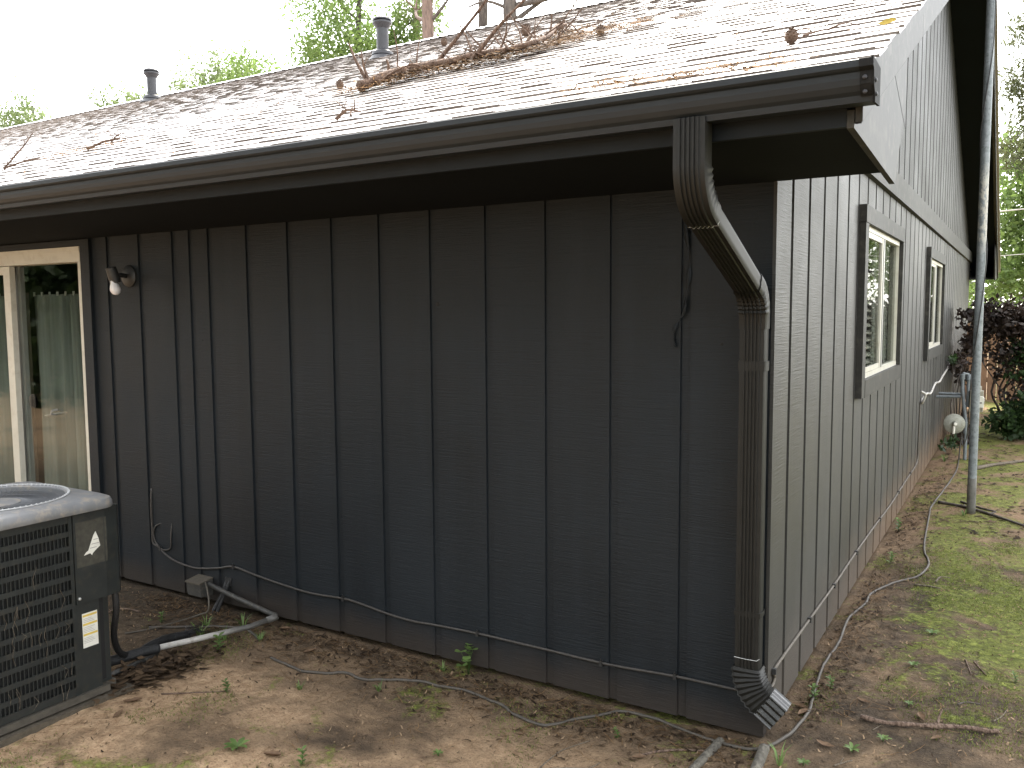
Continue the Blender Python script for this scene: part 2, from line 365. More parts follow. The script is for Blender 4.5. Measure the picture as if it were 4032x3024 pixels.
# ------------------------------------------------------------------ ground (one sheet to the horizon)
def axis_pts(lo, hi, d, far, g=1.22):
    a = list(np.arange(lo, hi, d)); s = d
    while a[-1] < far: s *= g; a.append(a[-1] + s)
    s = d
    while a[0] > -far: s *= g; a.insert(0, a[0] - s)
    return a
gx = axis_pts(-4.2, 1.6, .02, 220); gy = axis_pts(-1.9, 4.2, .024, 220)
V = [(x, y, gz(x, y)) for y in gy for x in gx]; nx_ = len(gx)
F = [(j * nx_ + i, j * nx_ + i + 1, (j + 1) * nx_ + i + 1, (j + 1) * nx_ + i) for j in range(len(gy) - 1) for i in range(nx_ - 1)]
mb = MB(); mb.v = V; mb.f = F
tag(mb.build('ground', 'ground', smooth=True), kind='structure')

# ------------------------------------------------------------------ the house
XL, L = -20.0, 12.7                       # left end, gable width
ZS0, ZS1, YE = 2.118, 2.152, -.70         # soffit at the wall / at the fascia, fascia plane
SL = .424
def rtop(y):                              # top of the roof deck under the shingles
    y = y if y <= L / 2 else L - y
    return 2.31 + SL * (y + .732) - .012
house = thing('house', (0, 0, 0), 'single storey charcoal house with vertical board siding, shingle roof and bronze gutter', 'house')

def grooved(mb, u0, u1, z0, ztop, grooves, plane, sgn=1, gw=.020, gd=.010, th=.045):
    """vertical-groove siding panel. plane 'x': runs along x at y=0 facing -y; 'y': runs along y at x=0 facing +x"""
    prof = [(u0, 0.)]
    for g in sorted(grooves):
        if g - gw > u0 + .004 and g + gw < u1 - .004:
            prof += [(g - gw, 0.), (g - gw + .0015, -gd), (g + gw - .0015, -gd), (g + gw, 0.)]
    prof.append((u1, 0.))
    zt = ztop if callable(ztop) else (lambda u: ztop)
    zb = z0 if callable(z0) else (lambda u: z0)
    def P(u, d, z): return (u, -d, z) if plane == 'x' else (d, u, z)
    o = len(mb.v); n = len(prof)
    for (u, d) in prof: mb.v += [P(u, d, zb(u)), P(u, d, zt(u))]
    for k in range(n - 1):
        a = o + 2 * k; mb.face((a, a + 2, a + 3, a + 1))
    b = len(mb.v); mb.v += [P(u0, -th, zb(u0)), P(u0, -th, zt(u0)), P(u1, -th, zb(u1)), P(u1, -th, zt(u1))]
    e = o + 2 * (n - 1)
    mb.face((b, o, o + 1, b + 1)); mb.face((e, b + 2, b + 3, e + 1)); mb.face((b + 2, b, b + 1, b + 3))
    mb.face([o + 2 * k for k in range(n)] + [b + 2, b]); mb.face([o + 2 * k + 1 for k in range(n)][::-1] + [b + 1, b + 3])

gfront = [-.344 - .3048 * k for k in range(0, 70)] + [-3.245]
mb = MB()
grooved(mb, -4.205, -.0135, 0., ZS0 + .03, gfront, 'x')
grooved(mb, -6.35, -4.207, 2.115, ZS0 + .03, gfront, 'x')
grooved(mb, XL, -6.352, 0., ZS0 + .03, gfront, 'x')
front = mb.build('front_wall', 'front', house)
gend = [.245 + .3048 * k for k in range(0, 45)]
W1 = (1.80, 3.52, 1.155, 2.22); W2 = (5.55, 7.27, 1.165, 2.22)
mb = MB(); zb = .05; ztp = 2.41
grooved(mb, -.003, .12, zb, ZS0 + .02, gend, 'y', th=.013); grooved(mb, .12, W1[0] + .02, zb, ztp, gend, 'y'); grooved(mb, W1[1] - .02, W2[0] + .02, zb, ztp, gend, 'y'); grooved(mb, W2[1] - .02, L, zb, ztp, gend, 'y')
for (a, b, c, d) in (W1, W2):
    grooved(mb, a + .02, b - .02, zb, c + .02, gend, 'y'); grooved(mb, a + .02, b - .02, d - .02, ztp, gend, 'y')
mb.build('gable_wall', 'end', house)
mb = MB()
grooved(mb, 0.0, L / 2, 2.414, lambda u: rtop(u) - .10, [g + .10 for g in gend], 'y')
grooved(mb, L / 2, L, 2.414, lambda u: rtop(u) - .10, [g + .10 for g in gend], 'y')
mb.build('gable_siding', 'gable', house)
mb = MB(); mb.prism([(.002, 2.398), (.030, 2.402), (.034, 2.555), (.002, 2.572)], 1, .161, L)
mb.build('gable_band', 'trim', house)
mb = MB(); mb.box((XL, L - .05, 0), (0 - .05, L - .002, 2.4)); mb.box((XL, .05, 0), (XL + .05, L - .05, 2.4)); mb.box((XL + .06, .06, 2.36), (-.06, L - .06, 2.4))
mb.box((XL + .06, 2.2, .0), (-.06, 2.26, 2.35)); mb.box((-.6, .06, 0), (-.56, 12, 2.35)); mb.box((XL + .06, .05, -.02), (-.06, 2.2, .01))
mb.build('inner_wall', 'dark', house)

# soffit, fascia, boxed eave return
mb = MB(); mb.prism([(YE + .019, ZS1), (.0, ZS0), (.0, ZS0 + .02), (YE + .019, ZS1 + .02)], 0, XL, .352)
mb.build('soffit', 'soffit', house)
mb = MB(); mb.box((XL, YE, 2.147), (.354, YE + .018, rtop(YE) - .02)); mb.build('fascia', 'fascia', house)
mb = MB(); mb.prism([(YE - .002, 2.142), (.16, 2.098), (.405, 2.44), (.405, 2.66), (YE - .002, 2.19)], 0, .355, .374)
mb.build('eave_return', 'trim', house)
mb = MB(); mb.prism([(L - .16, 2.10), (L - YE, 2.15), (L - YE, 2.19), (L - .40, 2.66), (L - .40, 2.44)], 0, .355, .374); mb.prism([(L - YE - .019, ZS1), (L, ZS0), (L, ZS0 + .02), (L - YE - .019, ZS1 + .02)], 0, XL, .352); mb.box((XL, L - YE - .018, 2.147), (.354, L - YE, rtop(YE) - .02))
mb.build('eave_return', 'trim', house)
# rake boards, the narrow drip strip above them and the boxed rake soffit
def slope_prism(y0, y1, d0, d1):
    return [(y0, rtop(y0) - d1), (y1, rtop(y1) - d1), (y1, rtop(y1) - d0), (y0, rtop(y0) - d0)]
jn = [(-.70, .70), (.70 + .0025, L / 2)]
for a, b in jn:
    mb = MB(); mb.prism(slope_prism(a, b, .012, .155), 0, .376, .395); mb.build('rake_board', 'trim', house)
mb = MB(); mb.prism(slope_prism(-.695, L / 2, .1555, .1610), 0, .3755, .3915); mb.prism(slope_prism(-.695, L / 2, .0505, .0545), 0, .3955, .3985); mb.build('board_joint_shadow', 'accoil', house)  # near-black strips draw the shadow line along the rake board joints
mb = MB(); mb.prism([(.062, 2.462), (.066, 2.462), (.402, 2.335), (.398, 2.332)], 0, .3742, .3748); mb.build('return_joint', 'accoil', house)
mb = MB(); mb.prism(slope_prism(-.70, L / 2, .002, .050), 0, .396, .411); mb.build('rake_strip', 'trim', house)
mb = MB(); mb.prism([(L / 2, rtop(L / 2) - .155), (L - YE, rtop(L - YE) - .155), (L - YE, rtop(L - YE) - .012), (L / 2, rtop(L / 2) - .012)], 0, .376, .395); mb.build('rake_board', 'trim', house)
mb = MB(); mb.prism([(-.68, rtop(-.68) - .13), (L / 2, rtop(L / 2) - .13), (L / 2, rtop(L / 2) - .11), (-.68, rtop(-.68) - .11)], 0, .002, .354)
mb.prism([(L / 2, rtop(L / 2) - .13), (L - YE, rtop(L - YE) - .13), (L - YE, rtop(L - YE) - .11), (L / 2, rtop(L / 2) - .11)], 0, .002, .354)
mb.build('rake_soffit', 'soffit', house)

# ---- shingle roof: every course a tilted strip, random laminated tabs with real butt edges
roof_p = bpy.data.objects.new('roof', None)
mb = MB(); tone = []
cs = 1 / math.sqrt(1 + SL * SL); ex = .140
def rp(x, s, h):                                            # s along slope from the eave edge, h off the deck
    y = -.765 + s * cs; return (x, y - h * SL * cs, 2.31 + SL * (y + .732) - .012 + h * cs)
ncourse = int((L / 2 + .765) / cs / ex) + 1
rr = random.Random(5)
smax = (L / 2 + .765) / cs
for k in range(ncourse):
    s0 = k * ex; s1 = min(s0 + ex * 1.02, smax)
    x = XL - .2 - rr.random() * .3; hb = .0045
    xe = .425 - rr.random() * .012
    base = rr.random()
    near_detail = True
    up = False
    while x < xe:
        wd = rr.uniform(.10, .27) if up else rr.uniform(.06, .24)
        x1 = min(x + wd, xe)
        hh = (.0086 + rr.uniform(-.0012, .0020)) if up else (.0056 + rr.uniform(0, .0012)); t = .25 + .5 * rr.random() + (.12 if up else -.1)
        ds = rr.uniform(-.004, .004)
        o = len(mb.v)
        mb.v += [rp(x, s0 + ds, 0), rp(x1, s0 + ds, 0), rp(x1, s0 + ds, hh), rp(x, s0 + ds, hh), rp(x1, s1 + .012, .0008), rp(x, s1 + .012, .0008), rp(x1, s1 + .012, 0), rp(x, s1 + .012, 0)]
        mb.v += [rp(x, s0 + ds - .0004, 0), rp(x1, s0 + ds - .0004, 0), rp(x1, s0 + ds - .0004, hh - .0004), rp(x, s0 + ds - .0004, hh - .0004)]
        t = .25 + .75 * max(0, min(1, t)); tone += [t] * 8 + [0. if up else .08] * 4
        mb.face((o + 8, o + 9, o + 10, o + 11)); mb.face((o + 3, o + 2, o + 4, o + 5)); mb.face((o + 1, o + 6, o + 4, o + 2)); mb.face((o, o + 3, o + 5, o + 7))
        x = x1; up = not up
def plain(poly, a, b):
    o = len(mb.v); mb.prism(poly, 0, a, b); tone.extend([.5] * (len(mb.v) - o))
plain([(-.76, rtop(-.76) - .025), (L / 2, rtop(L / 2) - .025), (L / 2, rtop(L / 2) - .001), (-.76, rtop(-.76) - .001)], XL - .2, .410)
plain([(L / 2, rtop(L / 2) - .025), (L + .77, rtop(L + .77) - .025), (L + .77, rtop(L + .77) + .008), (L / 2, rtop(L / 2) + .008)], XL - .2, .424)
# ridge caps
x = XL - .2; zr = rtop(L / 2)
while x < .42:
    x1 = min(x + .145, .425); o = len(mb.v); h0, h1 = .030, .018
    for xx, hh in ((x, h0), (x1 + .01, h1)):
        mb.v += [(xx, L / 2 - .14, zr - .14 * SL + hh), (xx, L / 2, zr + hh + .004), (xx, L / 2 + .14, zr - .14 * SL + hh)]
    t = .3 + .5 * rr.random(); tone += [t] * 6
    mb.face((o, o + 3, o + 4, o + 1)); mb.face((o + 1, o + 4, o + 5, o + 2)); mb.face((o, o + 1, o + 2))
    x = x1
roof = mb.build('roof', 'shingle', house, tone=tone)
bpy.data.objects.remove(roof_p)

def flue(x, y, hgt, r, cap=True):
    z0 = rtop(y)
    o = MB().lathe([(r, -.06), (r, hgt * .74)], (x, y, z0), seg=24).build('flue_pipe', 'flash', house, smooth='auto')
    if cap:
        MB().lathe([(r * 1.02, hgt * .70), (r * 1.45, hgt * .80), (r * 1.62, hgt * .82), (r * 1.62, hgt * .86), (r * 1.25, hgt * .87), (r * 1.25, hgt * .89), (r * 1.6, hgt * .90), (r * 1.55, hgt * .94), (r * .9, hgt), (.01, hgt * 1.01)], (x, y, z0), seg=24).build('rain_cap', 'flash', o, smooth='auto')
    MB().lathe([(r * 1.9, hgt * .02), (r * 1.75, hgt * .10), (r * 1.03, hgt * .16)], (x, y, z0), seg=24).build('storm_collar', 'flash', o, smooth='auto')
    MB().lathe([(r * 2.6, -.06), (r * 1.25, .05)], (x, y, z0), seg=24).build('roof_flashing', 'flash', o, smooth='auto')
    return o
f1 = flue(-5.6, 4.6, .44, .068); f1['label'] = 'nearer dark flue with wide cap beside the fallen branch'
f2 = flue(-11.3, 5.78, .49, .075); f2['label'] = 'paler flue further along the roof'
f3 = flue(-8.6, L / 2 + .35, .30, .035, False); f3['label'] = 'thin uncapped pipe behind the ridge'

# ---- gutter (K profile) with end cap, rivets
gp = [(-.702, 2.292), (-.702, 2.196), (-.780, 2.190), (-.783, 2.203), (-.7835, 2.207), (-.794, 2.216), (-.803, 2.230), (-.807, 2.246), (-.808, 2.262), (-.817, 2.266), (-.823, 2.272), (-.823, 2.289), (-.819, 2.2925), (-.8055, 2.291)]
inner = [(-.8055, 2.287), (-.815, 2.287), (-.818, 2.284), (-.818, 2.274), (-.804, 2.268), (-.803, 2.246), (-.799, 2.232), (-.791, 2.219), (-.780, 2.210), (-.777, 2.196), (-.706, 2.201), (-.706, 2.292)]
mb = MB(); mb.prism(gp + inner, 0, XL, .430)
gut = mb.build('gutter', 'gutter', house)
gcap = [(y - .0015 if y < -.76 else y, z) for y, z in gp]
mb = MB(); mb.prism([(-.701, 2.290), (-.701, 2.192), (-.782, 2.186), (-.786, 2.205), (-.806, 2.228), (-.811, 2.262), (-.827, 2.270), (-.827, 2.293)], 0, .4305, .437)
mb.prism([(-.787, 2.203), (-.798, 2.215), (-.808, 2.231), (-.811, 2.262), (-.826, 2.270), (-.827, 2.290), (-.8245, 2.290), (-.8245, 2.271), (-.8095, 2.263), (-.8055, 2.231), (-.7965, 2.217), (-.7855, 2.2055)], 0, .402, .4303)
mb.build('gutter_end_cap', 'gutdark', gut)
for p in ((.415, -.8125, 2.246), (.414, -.797, 2.213)): MB().lathe([(.006, -.002), (.006, .002), (.003, .004)], p, (0, -1, .2), 10).build('rivet', 'flash', gut)
for p in ((.438, -.79, 2.24), (.438, -.775, 2.208)): MB().lathe([(.006, -.002), (.006, .002), (.003, .004)], p, (1, 0, 0), 10).build('rivet', 'flash', gut)

# ---- downspout: corrugated rectangular tube; offset elbows at the eave, side elbow at the foot
def rect_profile(w, d, ribs=5, amp=.0055):
    pts = []; n = 84
    for k in range(n + 1):
        t = k / n; x = -w / 2 + w * t
        a = amp * min(1., max(0., math.cos((t - .5) * 2 * math.pi * (ribs + 2.)) * 2.2 + .3)) if .14 < t < .86 else 0
        pts.append((x, -d / 2 - a))
    r = .012
    c = [(w / 2, -d / 2 + r), (w / 2 + .0015, -d / 6), (w / 2, 0), (w / 2 + .0015, d / 6), (w / 2, d / 2 - r), (w / 2 - r * .3, d / 2 - r * .3), (w / 2 - r, d / 2)]
    c2 = [(-w / 2 + r, d / 2), (-w / 2 + r * .3, d / 2 - r * .3), (-w / 2, d / 2 - r), (-w / 2 - .0015, d / 6), (-w / 2, 0), (-w / 2 - .0015, -d / 6), (-w / 2, -d / 2 + r)]
    pts[0] = (-w / 2 + r * .3, -d / 2 + r * .3); pts[-1] = (w / 2 - r * .3, -d / 2 + r * .3)
    return pts + c + c2
def fillet(p0, p1, p2, r, n):
    p0, p1, p2 = Vector(p0), Vector(p1), Vector(p2); a = (p0 - p1).normalized(); b = (p2 - p1).normalized()
    th = a.angle(b); t = r / math.tan(th / 2); c = p1 + (a + b).normalized() * (r / math.sin(th / 2)); s = p1 + a * t; e = p1 + b * t
    u = (s - c).normalized(); v = (e - c).normalized(); om = u.angle(v)
    return [c + (u * math.sin((1 - k / n) * om) + v * math.sin(k / n * om)) / math.sin(om) * r for k in range(n + 1)]
def sweep(mb, pts, prof, side, scales=None, cap=True):
    # side: fixed world vector for profile x; profile y is normal to path in the bend plane
    pts = [Vector(p) for p in pts]; n = len(pts); o = len(mb.v); m = len(prof); S = Vector(side)
    for k in range(n):
        t = (pts[min(k + 1, n - 1)] - pts[max(k - 1, 0)]).normalized(); q = S.cross(t).normalized()
        sc = scales[k] if scales else 1.
        for (a, b) in prof: mb.v.append(tuple(pts[k] + S * a * sc + q * b * sc))
    for k in range(n - 1):
        for j in range(m):
            a = o + k * m + j; b = o + k * m + (j + 1) % m; mb.face((a, b, b + m, a + m))
    if cap: mb.face(range(o + m - 1, o - 1, -1)); mb.face(range(o + (n - 1) * m, o + n * m))
DX = -.062
prof = rect_profile(.098, .074); prof_in = [(a * .93, b * .93) for a, b in prof]; prof_fl = rect_profile(.0985, .0745, amp=.0)
def lerp(a, b, t): return Vector(a).lerp(Vector(b), t)
P0, P1, P2, P3 = Vector((DX, -.752, 2.205)), Vector((DX, -.752, 1.985)), Vector((DX, -.048, 1.705)), Vector((DX, -.048, .20))
e1 = fillet(P0, P1, P2, .13, 26); e2 = fillet(P1, P2, P3, .11, 20)
dsp = bpy.data.objects.new('downspout', None); COL.objects.link(dsp); dsp.parent = house; dsp.location = (0, 0, 0); dsp['label'] = 'brown corrugated downspout zigzagging from gutter to corner'
def crimp(n, amp=.035, per=4, s0=0, s1=1):
    return [1 + (amp * (.5 - .5 * math.cos(2 * math.pi * k / per)) if s0 * n <= k <= s1 * n else 0) for k in range(n)]
side = (1, 0, 0)
mb = MB(); pts = [P0, P0 + Vector((0, 0, -.03))] + e1 + [e1[-1] + (e1[-1] - e1[-2]).normalized() * .035]
# smooth front, crimped cheeks: crimping scales only the inner half of the profile
def sweep_elbow(mb, pts, prof, side, inner_sign, amp, per, pad):
    pts = [Vector(p) for p in pts]; n = len(pts); o = len(mb.v); m = len(prof); S = Vector(side)
    for k in range(n):
        t = (pts[min(k + 1, n - 1)] - pts[max(k - 1, 0)]).normalized(); q = S.cross(t).normalized()
        cr = (.5 - .5 * math.cos(2 * math.pi * (k - pad) / per)) if pad <= k < n - pad else 0
        for (a, b) in prof:
            wgt = min(1., max(0., .5 + inner_sign * b / .074 * 1.1))
            f = 1 + amp * cr * wgt
            mb.v.append(tuple(pts[k] + S * a * f + q * b * (1 + amp * 1.2 * cr * wgt)))
    for k in range(n - 1):
        for j in range(m):
            a = o + k * m + j; b = o + k * m + (j + 1) % m; mb.face((a, b, b + m, a + m))
sweep_elbow(mb, pts, prof, side, 1, .10, 4, 2); mb.build('elbow', 'spout', dsp, smooth='auto')
mb = MB(); sweep(mb, [e1[-1] - (P2 - P1).normalized() * .01, e2[0] + (P2 - P1).normalized() * .01], prof_in, side); mb.build('offset_pipe', 'spout', dsp, smooth='auto')
mb = MB(); pts = [e2[0] - (P2 - P1).normalized() * .04] + e2 + [e2[-1] - Vector((0, 0, .05))]
sweep_elbow(mb, pts, prof, side, -1, .085, 4, 1); mb.build('elbow', 'spout', dsp, smooth='auto')
zt = e2[-1].z - .045
mb = MB(); sweep(mb, [(DX, -.048, z) for z in (zt, 1.47, 1.469, 1.425, 1.424, .52, .519, .50, .499, .275)], prof_in, side); mb.build('straight_pipe', 'spout', dsp, smooth='auto')
for z0, z1 in ((1.426, 1.462), (.497, .517)):
    mb = MB(); sweep(mb, [(DX, -.048, z1), (DX, -.048, z0)], [(a * 1.01, b * 1.01) for a, b in prof_fl], side, cap=True); mb.build('strap', 'spout', dsp, smooth='auto')
# steel sheen on cut rims
mb = MB()
for c, t in ((e1[-1] + (P2 - P1).normalized() * .034, (P2 - P1).normalized()),):
    q = Vector(side).cross(t).normalized()
    ring = [c + Vector(side) * a * 1.01 + q * b * 1.01 for a, b in prof]
    front_ = [p for p, (a, b) in zip(ring, prof) if b < -.02]
    mb.tube(front_, .0012, 5); mb.build('cut_rim', 'steel', dsp); mb = MB()
for z in (.335,): mb.tube([(DX - .045, -.0875, z), (DX, -.0885, z - .001), (DX + .04, -.0875, z), (DX + .049, -.08, z + .006)], .0011, 5)
mb.build('cut_rim', 'steel', dsp)
# foot elbow turning towards +x, then the crimped boot
Q0, Q1, Q2 = Vector((DX, -.050, .298)), Vector((DX, -.050, .212)), Vector((.12, -.056, .045))
prof90 = [(b, a) for a, b in rect_profile(.074, .098, 4, .0)]
e3 = fillet(Q0, Q1, Vector((.148, -.056, .070)), .150, 32)
mb = MB(); pts = [Q0] + e3; n = len(pts)
pr3 = [(a, b) for a, b in rect_profile(.078, .102, 4, .0)]
S3 = Vector((0, 1, 0)); o = len(mb.v); m = len(pr3)
for k in range(n):
    t = (pts[min(k + 1, n - 1)] - pts[max(k - 1, 0)]).normalized(); q = t.cross(S3).normalized()
    cr = (.5 - .5 * math.cos(2 * math.pi * k / 4.)) if 1 <= k else 0
    for (a, b) in pr3: mb.v.append(tuple(pts[k] + S3 * a * (1 + .14 * cr) + q * b * (1 + .10 * cr)))
for k in range(n - 1):
    for j in range(m): a = o + k * m + j; b = o + k * m + (j + 1) % m; mb.face((a, b, b + m, a + m))
mb.build('elbow', 'spout', dsp, smooth='auto')
td = (e3[-1] - e3[-2]).normalized()
mb = MB(); pe = rect_profile(.078, .100, 4, .004); pe = [(a, b) for a, b in pe]
qd = td.cross(S3).normalized()
# ribs on the faces that show (front face = -y): build the outlet profile with flutes
out = []
W_, D_ = .039, .054
for k in range(25):
    t = k / 24; b = -D_ + 2 * D_ * t; a = -W_ - (.004 * math.cos(t * 2 * math.pi * 4) if 0 < k < 24 else 0); out.append((a, b))
for k in range(17):
    t = k / 16; a = -W_ + 2 * W_ * t; b = D_ + (.003 * math.cos(t * 2 * math.pi * 3) if 0 < k < 16 else 0); out.append((a, b))
out += [(W_, D_ * .5), (W_, 0), (W_, -D_ * .5), (W_, -D_), (0, -D_)]
inn = [(a * .95, b * .95) for a, b in out]; m = len(out); o = len(mb.v); ps = [e3[-1] - td * .004, e3[-1] + td * .072]
for p in ps:
    for a, b in out: mb.v.append(tuple(p + S3 * a + qd * b))
for p in ps[::-1]:
    for a, b in inn: mb.v.append(tuple(p + S3 * a + qd * b))
for k in range(3):
    for j in range(m): a = o + k * m + j; b = o + k * m + (j + 1) % m; mb.face((a, b, b + m, a + m))
mb.build('outlet', 'spoutwet', dsp, smooth='auto')

# ---- gable windows
def window(W, seed):
    y0, y1, z0, z1 = W; o = bpy.data.objects.new('window', None); COL.objects.link(o); o.parent = house
    iy0, iy1, iz0, iz1 = y0 + .105, y1 - .045, z0 + .095, z1 - .095; T = .036
    mb = MB(); mb.box((.001, y0, z0), (T, iy0, z1 - .0975)); mb.box((.001, y0 - .004, z1 - .095), (T + .003, y1 + .004, z1)); mb.box((.001, iy0 + .002, z0 - .003), (T + .002, y1, iz0)); mb.box((.001, iy1, iz0 + .002), (T, y1 - .002, z1 - .097))
    mb.build('casing', 'trim', o)
    mb = MB(); fw = .032
    mb.box((-.05, iy0, iz0), (.012, iy0 + fw, iz1)); mb.box((-.05, iy1 - .02, iz0), (.008, iy1, iz1)); mb.box((-.05, iy0 + fw, iz0), (.012, iy1 - .02, iz0 + .028)); mb.box((-.05, iy0 + fw, iz1 - .03), (.012, iy1 - .02, iz1))
    my = (iy0 + iy1) / 2 + .02
    mb.box((-.022, my - .075, iz0 + .03), (.010, my - .034, iz1 - .032)); mb.box((-.022, iy0 + fw + .002, iz0 + .03), (.008, my - .077, iz0 + .058)); mb.box((-.022, iy0 + fw + .002, iz1 - .062), (.008, my - .077, iz1 - .032))
    mb.build('frame', 'vinyl', o)
    mb = MB(); mb.box((-.020, my - .030, iz0 + .03), (.014, my + .012, iz1 - .032)); mb.build('meeting_stile', 'alum', o)
    mb = MB(); mb.box((-.004, iy0 + fw + .003, iz0 + .059), (.000, my - .076, iz1 - .063)); mb.build('pane', 'glass', o)
    mb = MB(); mb.box((-.012, my + .013, iz0 + .03), (-.008, iy1 - .022, iz1 - .032)); mb.build('pane', 'glass', o)
    return (iy0 + fw, my, iy1, iz0, iz1)
w1 = window(W1, 1); w2 = window(W2, 2)
def blinds(y0, y1, z0, z1, label):
    mb = MB(); z = z0 + .03
    while z < z1 - .04:
        mb.quad((-.065, y0, z + .006), (-.065, y1, z + .006), (-.035, y1, z - .012), (-.035, y0, z - .012)); mb.quad((-.035, y0, z - .0135), (-.035, y1, z - .0135), (-.065, y1, z + .0045), (-.065, y0, z + .0045)); z += .046
    mb.box((-.075, y0, z1 - .04), (-.03, y1, z1)); tag(mb.build('window_blind', 'blind'), label, 'blind')
blinds(w1[0] + .01, w1[1] - .02, w1[3], w1[4], 'cream slatted blind behind the left pane of the nearer gable window')
mb = MB(); mb.box((-.075, w1[1] + .02, w1[3]), (-.07, w1[2], w1[4]))
for k in range(24):
    y = w1[1] + .03 + k * (w1[2] - w1[1] - .05) / 24; mb.box((-.0695, y, w1[3]), (-.060 + .006 * math.sin(k * 1.7), y + .02, w1[4] - .02))
tag(mb.build('curtain', 'palecurtain'), 'pale curtain behind the right pane of the nearer gable window', 'curtain')

# ---- sliding glass door
door = bpy.data.objects.new('sliding_door', None); COL.objects.link(door); door.parent = house
mb = MB()
mb.box((-4.255, -.022, 0), (-4.165, -.001, 2.112)); mb.box((-6.40, -.022, 0), (-6.312, -.001, 2.112)); mb.box((-6.310, -.020, 2.074), (-4.257, -.001, 2.112))
mb.build('casing', 'front', door)
mb = MB()
mb.box((-6.31, -.014, 1.978), (-4.272, .10, 2.072)); mb.box((-6.31, -.018, 2.040), (-4.272, -.0145, 2.072)); mb.box((-4.300, -.012, .04), (-4.272, .10, 1.976)); mb.box((-6.31, -.012, .04), (-6.28, .10, 1.976)); mb.box((-6.31, -.02, -.02), (-4.26, .10, .038))
mb.build('frame', 'vinyl', door)
pn = bpy.data.objects.new('sliding_panel', None); COL.objects.link(pn); pn.parent = door
mb = MB(); mb.box((-5.170, -.002, .04), (-5.093, .035, 1.974)); mb.box((-6.278, -.002, .04), (-6.21, .035, 1.974)); mb.box((-6.208, 0, .04), (-5.172, .033, .11)); mb.box((-6.208, 0, 1.92), (-5.172, .033, 1.974)); mb.build('stile', 'vinyl', pn)
mb = MB(); mb.box((-6.209, .014, .112), (-5.171, .020, 1.918)); mb.build('pane', 'glass2', pn)
mb = MB(); mb.box((-5.190, .055, .04), (-5.070, .085, 1.974)); mb.build('inner_stile', 'alum', door)
mb = MB(); mb.box((-5.090, .044, .042), (-4.302, .049, 1.974)); mb.build('pane', 'glass2', door)
mb = MB(); mb.box((-4.985, .034, 1.02), (-4.945, .043, 1.11)); mb.box((-4.975, .02, 1.03), (-4.955, .034, 1.10)); mb.build('latch', 'acdirt', door)
mb = MB(); mb.tube([(-4.715, .043, .985), (-4.715, .012, .99), (-4.700, .008, 1.015), (-4.69, .043, 1.02)], .007, 6); mb.tube([(-4.865, .06, .966), (-4.70, .06, .992), (-4.62, .06, 1.005)], .007, 6); mb.build('handle', 'alum', door)
# curtain hung inside
def curtain(x0, x1, y, z0, z1, label, seed):
    r2 = random.Random(seed); n = 150; mb = MB(); ph = [r2.uniform(0, 6.28) for _ in range(4)]
    for k in range(n + 1):
        t = k / n; x = x0 + (x1 - x0) * t; d = .032 * math.sin(t * 34 + ph[0] + 1.6 * math.sin(t * 7 + ph[1])) + .012 * math.sin(t * 71 + ph[2])
        mb.v += [(x, y + d, z0), (x, y + d * .55, z1), (x, y + d + .003, z0), (x, y + d * .55 + .003, z1)]
    for k in range(n): a = 4 * k; mb.face((a, a + 4, a + 5, a + 1)); mb.face((a + 6, a + 2, a + 3, a + 7)); mb.face((a + 1, a + 5, a + 7, a + 3))
    o = tag(mb.build('curtain', 'curtain', smooth=True), label, 'curtain')
    for k in range(9):
        x = x0 + (x1 - x0) * (k + .5) / 9; MB().box((x - .004, y - .012, z1 - .01), (x + .010, y - .004, z1 + .018)).build('hook', 'alum', o)
    return o
curtain(-5.13, -4.30, .16, .05, 1.785, 'grey green curtain behind the fixed glass of the sliding door', 3)
curtain(-6.8, -5.29, .17, .05, 1.785, 'grey curtain behind the sliding panel left of the cream stile', 4)
mb = MB(); mb.box((-5.185, .105, .03), (-5.100, .125, 1.80)); tag(mb.build('wooden_post', 'brownwood'), 'narrow brown wooden strip standing inside the door beside the curtain', 'post')

# ------------------------------------------------------------------ wall light by the door
lamp = thing('wall_light', (-3.80, 0, 1.874), 'bare white bulb in a black bracket on the front wall beside the sliding door', 'wall light')
MB().lathe([(.066, .001), (.066, .010), (.055, .020), (.03, .026)], (-3.80, 0, 1.874), (0, -1, 0), 24).build('base', 'clip', lamp, smooth='auto')
MB().tube([(-3.80, -.02, 1.874), (-3.80, -.06, 1.880), (-3.795, -.10, 1.872)], .014, 10).build('arm', 'clip', lamp, smooth=True)
MB().lathe([(.012, .05), (.030, .045), (.033, -.02), (.030, -.045)], (-3.790, -.115, 1.876), (-.1, -.25, 1), 20).build('socket', 'clip', lamp, smooth='auto')
MB().lathe([(.013, .0), (.014, -.012), (.024, -.030), (.030, -.050), (.0295, -.062), (.022, -.077), (.010, -.085), (.001, -.087)], (-3.782, -.127, 1.845), (-.1, -.25, 1), 20).build('bulb', 'bulb', lamp, smooth=True)

